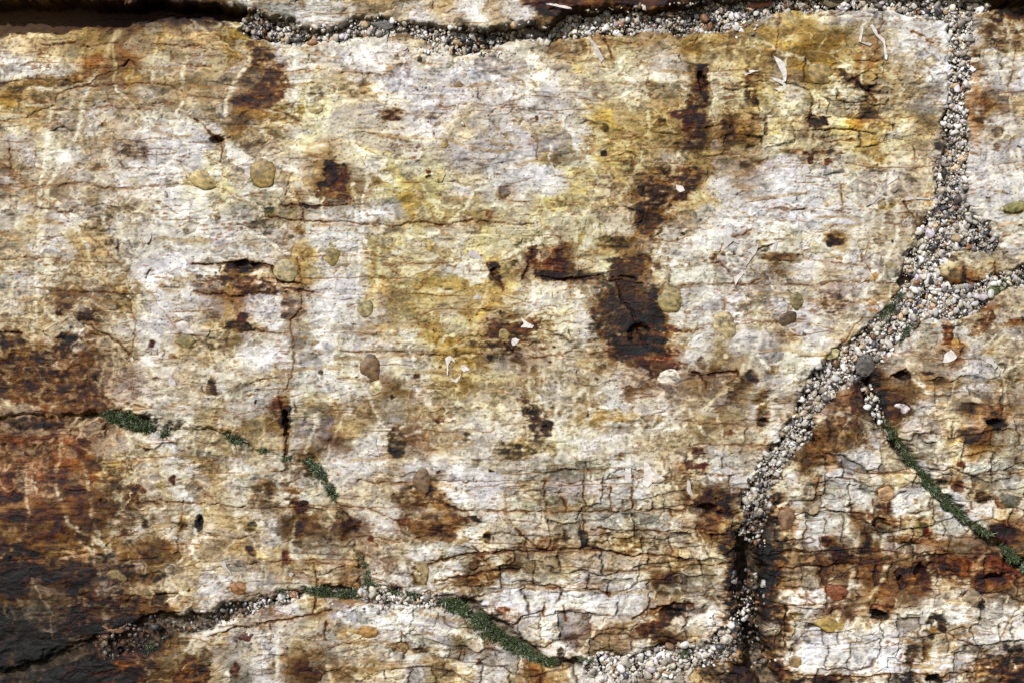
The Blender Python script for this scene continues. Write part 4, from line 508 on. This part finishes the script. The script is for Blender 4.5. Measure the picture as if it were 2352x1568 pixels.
# where the gravel lies in each joint: (joint, start, end, name of the place)
def sub(j, a, b): return j[a:b]
beds = [(top_joint, 'in the top joint'), (right_joint, 'in the upright joint'), (right_lobe, 'in the short side pocket of the upright joint'), (right_branch[:5] + [right_branch[5]], 'in the branch at the right edge'), (diag_joint[:9], 'in the diagonal joint, upper half'), (diag_joint[8:15], 'in the diagonal joint, lower half'), (diag_joint[15:20], 'beside the black hole at lower right'), (bottom_joint[:7], 'in the bottom joint'), (bottom_joint[12:16], 'under the mossy shelf at the bottom'), (bottom_joint[17:24], 'in the dark joint at lower left'), (top_right[:2], 'in the top joint'), (mossy_diag[:5], 'at the head of the diagonal crack')]
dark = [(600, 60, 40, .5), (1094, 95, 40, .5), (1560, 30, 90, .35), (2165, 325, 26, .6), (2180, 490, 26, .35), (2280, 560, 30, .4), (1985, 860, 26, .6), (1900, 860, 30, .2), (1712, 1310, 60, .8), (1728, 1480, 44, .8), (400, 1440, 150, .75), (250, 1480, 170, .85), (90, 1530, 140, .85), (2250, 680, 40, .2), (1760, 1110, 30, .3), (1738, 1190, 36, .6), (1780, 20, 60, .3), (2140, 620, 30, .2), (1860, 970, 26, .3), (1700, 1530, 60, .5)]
P = []
for bi_, (bd, place) in enumerate(beds):
    for (x0, y0, r0), (x1, y1, r1) in zip(bd[:-1], bd[1:]):
        L_ = math.hypot(x1 - x0, y1 - y0); nrm = (-(y1 - y0) / max(L_, 1), (x1 - x0) / max(L_, 1))
        n = int(L_ * (r0 + r1) / 11) + 1
        for _ in range(n):
            t = rng.rand(); r = r0 + (r1 - r0) * t; o_ = rng.uniform(-1, 1) * (r + 9)
            P.append((x0 + (x1 - x0) * t + nrm[0] * o_, y0 + (y1 - y0) * t + nrm[1] * o_, bi_, rng.uniform(0, 3)))
for (x, y, r) in [(565 + 40, 70, 22)]:
    for _ in range(40): P.append((x + rng.normal(0, r), y + rng.normal(0, r), 0, 0))
# loose grains spilt on the rock by the joints
for cx, cy, sx_, sy_, n, bi_ in [(600, 1480, 22, 14, 14, 9), (1000, 250, 60, 50, 10, 0), (1090, 120, 40, 10, 50, 0), (2060, 760, 20, 20, 20, 4), (1770, 1100, 30, 16, 40, 5), (1690, 1440, 22, 20, 60, 7), (2180, 720, 30, 8, 20, 3), (900, 1392, 60, 6, 40, 8), (1745, 1240, 14, 20, 10, 5), (1650, 60, 40, 14, 50, 0), (1000, 110, 26, 8, 30, 0), (1650, 1500, 50, 14, 70, 7)]:
    for _ in range(n): P.append((cx + rng.normal(0, sx_), cy + rng.normal(0, sy_), bi_, -1))
P = np.array(P)
sv = at(SEAM, P[:, 0], P[:, 1])
deepm = at(deep, P[:, 0], P[:, 1])
sv = sv + fbm(P[:, 0].astype(F) / 22, P[:, 1].astype(F) / 22, 881, 3) * 9
keep = ((sv < 4) | (P[:, 3] < 0)) & ~((deepm > .12) & (rng.rand(len(P)) < .5))
P = P[keep]
pdirt = np.clip(1.12 + .5 * fbm(P[:, 0].astype(F) / 40, P[:, 1].astype(F) / 40, 885, 3), .35, 1.1)
kk = ~((P[:, 0] > 1690) & (P[:, 0] < 1790) & (P[:, 1] > 1225) & (rng.rand(len(P)) < .8)) & ~((P[:, 0] < 560) & (P[:, 1] > 1300) & (rng.rand(len(P)) < .85))
P = P[kk]; pdirt = pdirt[kk]; dpk = at(deep, P[:, 0], P[:, 1])
info = []
for i, (px, py, bi_, lay) in enumerate(P):
    a = np.clip(rng.lognormal(math.log(3.9), .5), 2.0, 13) * S * .9
    if lay < 0: a = min(a, 5.5 * S)
    b = a * rng.uniform(.55, .9); c = a * rng.uniform(.45, .8)
    ci = rng.choice(len(PC), p=pcw)
    dd = 1.
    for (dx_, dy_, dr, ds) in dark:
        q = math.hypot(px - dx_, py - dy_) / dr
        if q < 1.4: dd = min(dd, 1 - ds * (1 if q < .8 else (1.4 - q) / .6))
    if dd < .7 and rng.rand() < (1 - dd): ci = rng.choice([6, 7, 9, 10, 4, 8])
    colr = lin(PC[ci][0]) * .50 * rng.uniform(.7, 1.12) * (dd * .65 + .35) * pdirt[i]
    s_ = at(SEAM, np.array([px]), np.array([py]))[0]
    if lay < 0 or s_ > 1: h = at(H, np.array([px]), np.array([py]))[0] + c * .3
    else:
        h = -.006 - lay * .0085 + rng.normal(0, .004) - .012 * (s_ > -4)
        if dpk[i] > .08: h -= (dpk[i] - .06) * .7
    info.append((px, py, h, a, b, c, ci, colr, int(bi_), lay))
score = [(-(t[3] * t[4]) * (1 if t[9] < 1.0 else .4) * (1 if 5 < t[0] < 2345 and 5 < t[1] < 1560 else 0), i) for i, t in enumerate(info)]
big = set(i for _, i in sorted(score)[:300])
AV, AF, AC = [], [], []; off = 0
for i, (px, py, h, a, b, c, ci, colr, bi_, lay) in enumerate(info):
    if i in big:
        if lay > 1: h += .006
        v = pebble_shape(a, b, c, rng) ; p0 = wpos(px, py, h + .003)
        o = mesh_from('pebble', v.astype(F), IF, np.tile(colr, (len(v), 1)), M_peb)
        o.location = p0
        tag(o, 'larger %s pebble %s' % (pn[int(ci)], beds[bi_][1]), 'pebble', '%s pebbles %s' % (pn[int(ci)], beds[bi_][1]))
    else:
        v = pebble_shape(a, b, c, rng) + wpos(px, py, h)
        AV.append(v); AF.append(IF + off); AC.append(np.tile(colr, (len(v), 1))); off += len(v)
o = mesh_from('gravel', np.concatenate(AV), np.concatenate(AF), np.concatenate(AC), M_peb); tag(o, 'small mixed gravel packed in the joints between the rock slabs', 'gravel', None, 'stuff')
print('pebbles', len(info))
# ------------------------------------------------------------------ cobbles and stones set in the rock
cobbles = [ # x, y, rx, ry, turn, colour, label
 (605, 398, 27, 33, 0, (140, 116, 66), 'olive brown oval stone set in pale rock right of the small dark notch'),
 (765, 582, 15, 28, 8, (134, 116, 62), 'small olive stone standing upright below the dark brown stain'),
 (850, 850, 22, 34, 0, (106, 78, 46), 'dark brown pointed stone left of centre, above the moss edged shelf'),
 (862, 888, 14, 16, 0, (196, 182, 140), 'cream stub of stone just under the dark brown pointed stone'),
 (1540, 690, 26, 28, 0, (142, 126, 82), 'round olive stone right of the large black stain'),
 (1830, 692, 14, 20, -8, (112, 98, 62), 'dark olive wedge stone in white rock left of the diagonal joint'),
 (1810, 732, 20, 15, -35, (84, 64, 36), 'dark brown wedge stone touching the foot of the olive wedge'),
 (1664, 752, 24, 34, 0, (170, 152, 112), 'arched tan stone with a fine outline in the grey rock'),
 (1882, 172, 27, 22, 15, (140, 116, 66), 'brown rounded stone in the ochre rock below the top joint'),
 (840, 708, 18, 19, 20, (148, 134, 92), 'mottled olive stone beside the white caustic line'),
 (430, 783, 20, 14, 0, (112, 100, 60), 'small dark olive stone low in the lilac grey patch'),
 (468, 414, 30, 20, 20, (168, 146, 92), 'cream and olive lens stone below the dark notch'),
 (1185, 544, 13, 17, 0, (188, 174, 130), 'tan oval stone with a white cap in yellow rock'),
 (1207, 291, 11, 13, 0, (186, 168, 140), 'small round stone with a pale centre, upper middle'),
 (1010, 400, 12, 19, 0, (186, 170, 118), 'slim tan stone with a white tip in yellow rock'),
 (1022, 331, 8, 9, 0, (160, 134, 74), 'tiny round honey stone in lilac rock'),
 (1064, 172, 8, 8, 0, (182, 170, 160), 'tiny pale round stone above the ring stone'),
 (1052, 197, 9, 8, 0, (130, 102, 58), 'tiny brown round stone in the lilac patch'),
 (964, 450, 8, 8, 0, (144, 114, 66), 'tiny brown stone in the yellow patch'),
 (968, 1108, 19, 30, 0, (104, 80, 56), 'dark brown upright stone above the brown hollow, lower middle'),
 (968, 1316, 16, 28, 0, (142, 122, 84), 'olive tongue shaped stone above the mossy shelf'),
 (1915, 1358, 28, 17, 5, (128, 72, 40), 'rust brown loaf shaped stone in the blocky lower right'),
 (1905, 1430, 28, 17, 8, (156, 130, 70), 'yellow olive oval stone under the rust brown loaf stone'),
 (2034, 1132, 18, 16, 0, (168, 132, 96), 'tan round stone above the black hollow, right'),
 (1865, 1168, 12, 12, 0, (168, 148, 116), 'small tan ring marked stone beside the brown wedge, lower right'),
 (1805, 1185, 16, 28, 0, (118, 90, 66), 'brown leaf shaped stone right of the blue grey joint fill'),
 (2318, 1148, 20, 12, 12, (100, 98, 84), 'grey green oval stone near the right edge, above the moss'),
 (2330, 476, 24, 12, -8, (126, 120, 72), 'green olive flat oval stone at the right edge'),
 (1873, 568, 12, 14, 0, (178, 170, 138), 'pale olive round stone in the white rock'),
 (1980, 556, 13, 16, 0, (184, 172, 148), 'pale tan round stone left of the gravel pocket'),
 (2096, 556, 11, 13, -20, (142, 128, 100), 'tan stone at the left rim of the gravel pocket'),
 (2040, 609, 8, 9, 10, (150, 134, 92), 'tiny olive stone in white rock left of the joint'),
 (1908, 811, 18, 13, -12, (176, 166, 120), 'smooth yellow green stone above the diagonal joint'),
 (2006, 707, 11, 15, -30, (168, 118, 64), 'orange brown oval stone left of the mossy edge'),
 (2068, 938, 19, 11, 0, (196, 184, 184), 'pale pink oval stone right of the dark hollow'),
 (1224, 76, 24, 10, 8, (92, 82, 72), 'long dark grey oval stone lying in the top joint'),
 (880, 55, 26, 11, 10, (96, 92, 88), 'blue grey oval stone lying in the top joint, left part'),
 (1204, 67, 7, 8, 20, (196, 150, 96), 'bright honey pebble on the dark grey oval stone'),
 (1748, 10, 28, 8, -8, (140, 84, 56), 'long rust red stone lying in the gravel at the top'),
 (1912, 6, 22, 10, 0, (96, 84, 58), 'olive grey stone at the top edge, in the top joint'),
 (1938, 14, 14, 8, 0, (206, 202, 208), 'white block of stone at the top edge beside the olive grey one'),
 (2282, 668, 14, 9, 5, (86, 96, 50), 'dark green stone lying in gravel at the right branch'),
 (1988, 838, 20, 24, 0, (92, 86, 80), 'dark grey stone wedged where the diagonal joint forks'),
 (270, 1322, 21, 14, 15, (112, 94, 56), 'dark olive oval stone in the dim lower left'),
 (565, 1463, 13, 9, 0, (92, 46, 42), 'deep red oval pebble under the white tongue of rock'),
 (395, 1468, 0, 0, 0, (0, 0, 0), None),
 (260, 1442, 30, 11, 4, (122, 90, 66), 'brown flat stone lying at the rim of the dark joint, lower left'),
 (1825, 1516, 13, 12, 0, (140, 114, 76), 'small tan oval stone low in the pale corner rock'),
 (2230, 1372, 20, 18, 0, (140, 120, 96), 'grey brown round stone beside a black notch, lower right'),
 (548, 1350, 18, 12, 20, (138, 94, 52), 'orange brown oval stone on the shelf above the lower left moss'),
 (832, 1452, 34, 14, -4, (156, 116, 62), 'orange brown wedge of stone near the bottom edge'),
 (922, 1486, 14, 10, 10, (142, 112, 72), 'small tan triangular stone near the bottom edge'),
 (1536, 865, 24, 17, 0, (206, 196, 178), 'pale cream round stone below the red brown ledge'),
 (655, 622, 27, 24, 10, (158, 142, 104), 'olive block of stone above the mauve patch'),
 (1110, 760, 9, 11, 0, (140, 112, 64), 'tiny honey stone between the two dark stains in the middle'),
 (1158, 768, 12, 12, 0, (150, 128, 74), 'round honey stone between dark stains in the middle'),
]
def sample_h(px, py, r):
    a = np.linspace(0, 6.28, 9); return float(np.median(at(H, px + np.cos(a) * r * .8, py + np.sin(a) * r * .8)))
rc = np.random.RandomState(9)
for (px, py, rx, ry, rot, c, lab) in cobbles:
    if not lab: continue
    v = IV3.copy().astype(float)
    ph = rc.rand(12) * 6.28
    n = 1 + .05 * np.sin(v[:, 0] * 2.6 + ph[0]) * np.cos(v[:, 2] * 2.2 + ph[1]) + .05 * np.sin(v[:, 2] * 5 + ph[2] + v[:, 0] * 3) + .03 * np.sin(v[:, 0] * 9 + ph[3]) * np.sin(v[:, 2] * 8 + ph[4])
    v *= n[:, None]
    # flattened, worn face with a few chipped planes
    v[:, 1] = np.sign(v[:, 1]) * np.abs(v[:, 1]) ** .8
    for _ in range(4):
        d = rc.normal(size=3); d[1] = -abs(d[1]) * .8; d /= np.linalg.norm(d); t = v @ d; lim = rc.uniform(.84, .96); v -= np.maximum(t - lim, 0)[:, None] * d * .9
    t = math.radians(-rot)
    th = min(rx, ry) * .24 * S
    q = v * np.array([rx * S * 1.1, th, ry * S * 1.1])
    q = q @ np.array([[math.cos(t), 0, math.sin(t)], [0, 1, 0], [-math.sin(t), 0, math.cos(t)]])
    cn = np.sin(v[:, 0] * 7 + ph[5]) * np.sin(v[:, 2] * 9 + ph[6]) * .12 + np.sin(v[:, 2] * 17 + v[:, 0] * 4 + ph[7]) * .08 + rc.normal(0, .05, len(v))
    nz = fbm((v[:, 0] * rx + px).astype(F) / 9, (v[:, 2] * ry - py).astype(F) / 6, 901, 4, .6)
    cc = lin(c)[None] * .50 * (1 + cn + .85 * nz)[:, None]; cc = np.clip(cc, .003, .8)
    in_joint = at(SEAM, np.array([px]), np.array([py]))[0] < 0
    hh = -.004 if in_joint else sample_h(px, py, max(rx, ry)) - th * .12
    o = mesh_from('stone', q.astype(F), IF3, cc, M_cob); o.location = wpos(px, py, hh)
    tag(o, lab, 'stone', 'stones bedded in the rock face')
# ------------------------------------------------------------------ white flakes of shell and quartz
flakes = [
 ([(334, 556), (335, 545), (341, 538), (348, 537), (349, 546), (344, 556), (338, 560)], 'small white oval shell flake in brown rock near the left edge'),
 ([(1775, 130), (1792, 139), (1800, 146), (1806, 170), (1804, 188), (1798, 190), (1798, 178), (1788, 158)], 'broad white curved quartz splinter in the ochre rock, upper right'),
 ([(1708, 170), (1722, 163), (1742, 165), (1730, 167), (1710, 176)], 'thin white pointed flake left of the broad quartz splinter'),
 ([(1770, 178), (1785, 182), (1800, 187), (1806, 200), (1803, 209), (1788, 212), (1778, 205), (1784, 204), (1799, 205), (1798, 196), (1777, 186)], 'hooked white flake at the foot of the broad quartz splinter'),
 ([(1680, 60), (1692, 58), (1706, 70), (1707, 76), (1696, 74), (1685, 70)], 'dull white flake by the gravel above the broad quartz splinter'),
 ([(1981, 28), (1984, 40), (2000, 56), (2011, 72), (2014, 82), (2022, 86), (2029, 92), (2036, 134), (2034, 140), (2030, 138), (2026, 100), (2017, 92), (2009, 84), (1995, 60)], 'long white curved sliver of quartz at top right'),
 ([(1978, 54), (1980, 72), (1976, 96), (1974, 100), (1970, 98), (1974, 78)], 'short white upright sliver left of the long curved one'),
 ([(1974, 99), (1990, 100), (2002, 103), (1996, 108), (1984, 104)], 'thin white flake lying under the two slivers at top right'),
 ([(887, 85), (893, 75), (889, 96), (889, 102), (892, 116), (884, 104)], 'narrow white shell edge hanging under the top joint'),
 ([(924, 112), (930, 108), (936, 110), (930, 117), (922, 116)], 'small white flake between the brown hollows under the top joint'),
 ([(1252, 20), (1262, 18), (1300, 24), (1312, 30), (1298, 30), (1280, 26)], 'cream flake along the top edge above the joint'),
 ([(1354, 82), (1358, 92), (1368, 104), (1380, 125), (1386, 138), (1380, 146), (1370, 128), (1362, 108), (1353, 95)], 'silvery curved sliver crossing below the top joint'),
 ([(1055, 142), (1062, 140), (1074, 152), (1079, 162), (1072, 165), (1060, 156)], 'white flecked leaf shaped flake in the upper middle'),
 ([(1149, 286), (1153, 280), (1158, 290), (1164, 282), (1160, 296), (1156, 310), (1150, 298)], 'forked white flake in the lilac rock, upper middle'),
 ([(1203, 282), (1207, 285), (1209, 292), (1206, 299), (1202, 292)], 'white sliver resting on the small round ring stone'),
 ([(1552, 424), (1568, 428), (1573, 438), (1562, 442), (1554, 436)], 'bright white chip at the foot of the long dark streak'),
 ([(1226, 505), (1232, 504), (1234, 520), (1236, 524), (1230, 526)], 'white chip on the middle crack'),
 ([(1076, 578), (1084, 572), (1096, 576), (1104, 590), (1115, 600), (1100, 596), (1084, 592), (1076, 584)], 'grey white teardrop flake left of the dark cleft, centre'),
 ([(1087, 682), (1096, 677), (1106, 682), (1105, 687), (1090, 688)], 'small white chip in the ochre rock, centre'),
 ([(1195, 728), (1200, 732), (1214, 742), (1226, 748), (1222, 754), (1208, 752), (1196, 752), (1203, 742)], 'white triangular flake in the dark stain, centre'),
 ([(1176, 778), (1184, 776), (1194, 780), (1186, 790), (1178, 794), (1174, 786)], 'small grey white flake under the triangular one'),
 ([(1168, 538), (1178, 532), (1190, 532), (1193, 548), (1188, 538), (1178, 538)], 'curved white cap on the tan oval stone'),
 ([(1022, 823), (1032, 816), (1042, 824), (1046, 832), (1036, 826), (1030, 836), (1029, 862), (1026, 858), (1026, 838)], 'white hooked flake left, in the yellow brown hollow'),
 ([(1058, 838), (1066, 836), (1079, 848), (1066, 854), (1059, 848)], 'white chip right of the hooked flake'),
 ([(1034, 866), (1044, 872), (1056, 862), (1062, 852), (1056, 868), (1048, 878), (1038, 874)], 'pale curved flake under the hooked flake'),
 ([(800, 716), (806, 728), (812, 738), (812, 743), (804, 742), (800, 732)], 'white forked chip beside the white caustic line'),
 ([(862, 1006), (864, 1022), (868, 1038), (870, 1048), (860, 1040), (857, 1024)], 'upright white flake on the rim of the dark brown oval'),
 ([(1437, 1062), (1446, 1046), (1450, 1058), (1448, 1080), (1450, 1090), (1446, 1118), (1437, 1110), (1434, 1088)], 'tall white strip of shell, left side of the bell shaped flake'),
 ([(1478, 1058), (1490, 1064), (1498, 1080), (1508, 1088), (1525, 1096), (1518, 1103), (1500, 1104), (1486, 1118), (1474, 1110), (1480, 1090)], 'broad white bell shaped flake above the lower middle blocks'),
 ([(1568 + 90, 543), (1568 + 112, 545), (1568 + 128, 550), (1568 + 130, 560), (1568 + 116, 554), (1568 + 98, 570)], 'white angular chip at the upper left of the outlined stone'),
 ([(1726, 570), (1738, 566), (1745, 552), (1738, 580), (1722, 600), (1714, 612), (1718, 596), (1728, 582), (1716, 576)], 'white arrow shaped splinter across the outlined stone'),
 ([(1783, 550), (1786, 558), (1782, 578), (1776, 574), (1780, 562)], 'small white splinter at the right of the outlined stone'),
 ([(1686, 637), (1698, 630), (1708, 620), (1706, 632), (1696, 644), (1690, 656)], 'white triangular chip at the foot of the outlined stone'),
 ([(1732, 524), (1748, 528), (1750, 536), (1738, 532)], 'thin white sliver above the outlined stone'),
 ([(1837, 392), (1848, 380), (1854, 382), (1860, 396), (1850, 402), (1848, 420), (1844, 402)], 'white kite shaped flake under the small dark spot'),
 ([(1990, 472), (2000, 460), (2012, 450), (2030, 446), (2016, 456), (2004, 468), (1988, 474)], 'white swept flake beside the brown streak, right'),
 ([(2046, 408), (2064, 402), (2060, 410), (2040, 424), (2034, 430)], 'small white swept flake above the larger swept one'),
 ([(2110 - 34, 455), (2118 - 34, 452), (2130, 456), (2136, 450), (2134, 460), (2100, 458), (2080, 462)], 'curved white flake under the round tan boss, right'),
 ([(2164, 832), (2170, 812), (2182, 802), (2190, 808), (2196, 820), (2190, 826), (2176, 832)], 'large bright white triangular flake alone in tan rock, right'),
 ([(2262, 825), (2275, 822), (2286, 826), (2282, 832), (2292, 838), (2284, 848), (2278, 836), (2266, 832)], 'white ragged flake at the right edge'),
 ([(1650, 1076), (1672, 1072), (1694, 1084), (1676, 1088), (1658, 1084)], 'white spear shaped flake left of the pebble joint'),
 ([(1578, 1098), (1584, 1104), (1586, 1122), (1592, 1140), (1580, 1132), (1576, 1122)], 'pale shark fin flake left of the black stain'),
 ([(396, 1232), (402, 1230), (408, 1234), (406, 1238), (398, 1236)], 'tiny white chip in the brown rock, lower left'),
 ([(509, 1296), (514, 1286), (518, 1288), (522, 1302), (531, 1314), (532, 1318), (520, 1308)], 'pinkish folded flake on the brown rock, lower left'),
 ([(567, 1348), (574, 1344), (580, 1350), (584, 1360), (576, 1356), (568, 1352)], 'white twisted flake beside the orange oval stone'),
 ([(662, 1316), (668, 1314), (674, 1318), (668, 1326), (664, 1322)], 'small white chip left of the lower crack'),
 ([(386, 876), (396, 866), (406, 872), (408, 884), (398, 894), (392, 880)], 'pinkish curved flake in the tan rock, left'),
 ([(1982, 618), (1990, 622), (1996, 634), (1984, 646), (1974, 652), (1984, 634)], 'white forked flake by the dark crack left of the joint'),
 ([(1998, 704), (2008, 700), (2016, 706), (2012, 714), (2006, 708), (2000, 712)], 'small white chip on the orange brown oval stone'),
 ([(2126, 1432), (2134, 1430), (2138, 1438), (2132, 1444), (2126, 1440)], 'small white chip in the grey stain, lower right'),
 ([(300, 822), (306, 818), (309, 826), (304, 832)], 'tiny white chip in the mauve rock, far left'),
 ([(1258, 1352), (1262, 1350), (1258, 1358), (1260, 1364), (1252, 1352)], 'tiny white chip near the lower middle crack'),
 ([(1630, 1398), (1640, 1392), (1650, 1400), (1640, 1410), (1630, 1406)], 'white block shaped chip in the gravel, bottom'),
]
import bmesh
def flake_mesh(pts, seed, big_=False):
    r = np.random.RandomState(seed)
    cx = sum(p[0] for p in pts) / len(pts); cy = sum(p[1] for p in pts) / len(pts)
    # finer outline
    out = []
    n = len(pts)
    for i in range(n):
        a = np.array(pts[i], float); b = np.array(pts[(i + 1) % n], float); k_ = max(2, int(np.hypot(*(b - a)) / 4))
        for j in range(k_):
            p = a + (b - a) * j / k_ + (r.normal(0, .35, 2) if j else 0); out.append(p - (cx, cy))
    bm = bmesh.new()
    tilt = r.uniform(-.04, .04, 2)
    def P3(p, d, sc=1.): return Vector((p[0] * sc * S, d + (p[0] * tilt[0] + p[1] * tilt[1]) * S * .5, -p[1] * sc * S))
    fr = [bm.verts.new(P3(p, -.0012)) for p in out]; bk = [bm.verts.new(P3(p, .03)) for p in out]; ff = bm.faces.new(fr)
    bm.faces.new(bk[::-1])
    m = len(out)
    for i in range(m): bm.faces.new((fr[i], bk[i], bk[(i + 1) % m], fr[(i + 1) % m]))
    res = bmesh.ops.inset_individual(bm, faces=[ff], thickness=.0016, depth=0.0006)
    bmesh.ops.triangulate(bm, faces=[ff])
    bmesh.ops.recalc_face_normals(bm, faces=bm.faces)
    me = bpy.data.meshes.new('flake'); bm.to_mesh(me); bm.free()
    a = me.attributes.new('stone', 'FLOAT_COLOR', 'POINT')
    base = lin((226, 218, 212)) * (.58 if big_ else .42)
    for i in range(len(me.vertices)): a.data[i].color = (*(base * r.uniform(.62, 1.08)), 1)
    me.materials.append(M_shard)
    return me, cx, cy
for i, (pts, lab) in enumerate(flakes):
    me, cx, cy = flake_mesh(pts, 1000 + i, any(k_ in lab for k_ in ('broad', 'large', 'long', 'hooked', 'bell', 'bright', 'triangular')))
    o = bpy.data.objects.new('shell_flake', me); C.objects.link(o)
    A_ = np.array(pts, float); hmax = float(np.max(at(H, A_[:, 0], A_[:, 1])))
    hm = float(np.median(at(H, A_[:, 0], A_[:, 1])))
    o.location = wpos(cx, cy, min(hmax, hm + .004))
    tag(o, lab, 'shell flake', 'white flakes in the rock face')
# ------------------------------------------------------------------ moss in the cracks
moss = [ ([(238, 950, 12), (270, 958, 13), (300, 964, 15), (320, 974, 12), (344, 985, 10)], 'thick dark green cushion of moss in the left crack', 1),
 ([(360, 945, 6), (385, 948, 7), (400, 950, 4)], 'pale frosted tuft of moss right of the thick dark cushion', .7),
 ([(385, 990, 9), (378, 997, 7)], 'dark green tuft of moss hanging below the frosted tuft', .9),
 ([(525, 1000, 7), (545, 1012, 10), (575, 1026, 8)], 'dark green moss strip in the middle of the left crack', 1),
 ([(598, 1034, 5), (610, 1038, 5)], 'tiny dot of moss right of the middle moss strip', 1),
 ([(648, 1052, 4), (661, 1054, 5)], 'tiny dot of moss where the left crack turns down', 1),
 ([(703, 1060, 6), (720, 1070, 11), (738, 1092, 10), (748, 1110, 8), (760, 1132, 8), (768, 1150, 4)], 'curved green moss strand bending down the left crack', 1),
 ([(828, 1275, 4), (834, 1300, 6)], 'tiny dot of moss above the mossy shelf', .9),
 ([(836, 1318, 8), (842, 1340, 11), (856, 1352, 11)], 'green moss wedge at the corner above the shelf', .9),
 ([(860, 1356, 9), (900, 1362, 9), (940, 1366, 8), (955, 1368, 5)], 'flat sea green moss band along the pebble shelf', .6),
 ([(640, 1358, 7), (655, 1356, 7), (700, 1350, 5), (740, 1360, 8), (790, 1364, 8), (825, 1366, 7)], 'ragged blue green moss fringe left of the mossy shelf', .55),
 ([(1005, 1380, 5), (1030, 1386, 11), (1060, 1400, 15), (1080, 1424, 18), (1100, 1446, 15)], 'broad dark green moss cushion in the bottom crack', 1),
 ([(1100, 1410, 9), (1125, 1440, 9), (1150, 1462, 9), (1180, 1478, 9), (1215, 1496, 9)], 'light green moss strand on the upper lip of the bottom crack', .75),
 ([(1100, 1452, 10), (1130, 1478, 9), (1160, 1492, 7), (1210, 1506, 8), (1232, 1514, 8)], 'dark green moss strand on the lower lip of the bottom crack', .9),
 ([(1240, 1516, 9), (1280, 1518, 7), (1320, 1518, 6), (1358, 1515, 5)], 'dark moss line at the bottom, left of the gravel', .8),
 ([(1562, 1500, 6), (1580, 1500, 5)], 'tiny tuft of moss on the gravel at the bottom', .7),
 ([(2068, 676, 4), (2050, 700, 5), (2034, 718, 4), (2020, 730, 3)], 'straight dark moss streak on the upper lip of the diagonal joint', .8),
 ([(2090, 745, 2.5), (2078, 765, 3.5), (2066, 785, 3)], 'short moss streak on the lower lip of the diagonal joint', .7),
 ([(2292, 664, 7), (2310, 652, 7), (2330, 640, 6), (2352, 634, 5)], 'green moss strand along the branch at the right edge', .8),
 ([(2030, 962, 4), (2042, 975, 9), (2050, 995, 9)], 'blue green moss tuft at the head of the diagonal crack', .6),
 ([(2052, 1000, 7), (2065, 1025, 6), (2082, 1050, 7), (2105, 1078, 9), (2140, 1120, 10), (2168, 1150, 11), (2190, 1170, 9), (2220, 1192, 8), (2250, 1208, 8), (2275, 1230, 8), (2300, 1255, 11), (2330, 1280, 10), (2352, 1302, 10), (2460, 1380, 10)], 'long green moss strand down the diagonal crack at right', .8),
 ([(330, 1500, 5), (350, 1480, 8), (368, 1450, 8), (376, 1440, 5)], 'dark olive moss smear across the lower left joint', .3),
 ([(540, 1448, 3), (570, 1438, 5), (600, 1428, 3)], 'faint green moss streak under the white tongue of rock', .45),
 ([(2330, 1270, 3), (2352, 1180, 3)], None, .5)]
rm = np.random.RandomState(44)
for pts, lab, br in moss:
    if not lab: continue
    V_, F3, Cc = [], [], []; n = 0
    # cushion: many overlapping little lumps along the strand, then fine leaves all over
    tot = 0
    for (x0, y0, r0), (x1, y1, r1) in zip(pts[:-1], pts[1:]):
        L_ = math.hypot(x1 - x0, y1 - y0) + r0
        for _ in range(max(3, int(L_ * (r0 + r1) / 13))):
            t = rm.rand(); r = r0 + (r1 - r0) * t
            mn = float(fbm(np.array([(x0 + (x1 - x0) * t) / 11], F), np.array([(y0 + (y1 - y0) * t) / 11], F), 991, 2)[0])
            if rm.rand() < .55 - 1.3 * mn and max(r0, r1) > 4 and tot > 5: continue
            tot += 1
            ang = rm.rand() * 6.28; q = r * math.sqrt(rm.rand()) * 1.0
            cx = x0 + (x1 - x0) * t + math.cos(ang) * q; cy = y0 + (y1 - y0) * t + math.sin(ang) * q
            rr = min(r * .45, rm.uniform(1.5, 5)) * S
            base_h = max(-.035, min(float(at(H0, np.array([cx]), np.array([cy]))[0]), .02)) - .006
            v = IV * np.array([rr * rm.uniform(.8, 1.4), rr * .8, rr]) * (1 + .2 * rm.normal(size=(len(IV), 1)))
            c0 = wpos(cx, cy, base_h - .004)
            g = lin((60, 72, 38)) * .5 if rm.rand() < .7 else lin((88, 104, 76)) * .6
            V_.append(v + c0); F3.append(IF + n); Cc.append(np.tile(g * (.5 + .5 * br) * rm.uniform(.6, 1.2), (len(v), 1))); n += len(v)
            nl = 16
            d = rm.normal(size=(nl, 3)); d[:, 1] = -np.abs(d[:, 1]); d /= np.linalg.norm(d, axis=1)[:, None]
            root = c0 + d * rr * .9; ln = rm.uniform(.005, .016, (nl, 1)); side = np.cross(d, rm.normal(size=(nl, 3))); side /= np.linalg.norm(side, axis=1)[:, None] + 1e-6
            dd2 = d + rm.normal(0, .5, (nl, 3)); 
            tri = np.stack([root + side * .002, root - side * .002, root + dd2 * ln], 1).reshape(-1, 3)
            V_.append(tri); F3.append(np.arange(nl * 3).reshape(-1, 3) + n); n += nl * 3
            pal = [lin((72, 100, 46)), lin((98, 124, 70)), lin((140, 158, 126)), lin((58, 66, 34)), lin((176, 190, 178))]
            pi = rm.choice(5, nl, p=[.30, .22, .14, .22, .12] if mn < .3 else [.3, .2, .05, .4, .05]); lc = np.array([pal[k_] for k_ in pi]) * .5 * np.array([1.1, .96, 1.0]) * (.5 + .5 * br)
            Cc.append(np.repeat(lc, 3, 0))
    o = mesh_from('moss_patch', np.concatenate(V_), np.concatenate(F3).astype(np.int32), np.concatenate(Cc), M_moss)
    tag(o, lab, 'moss', 'moss growing in the cracks')
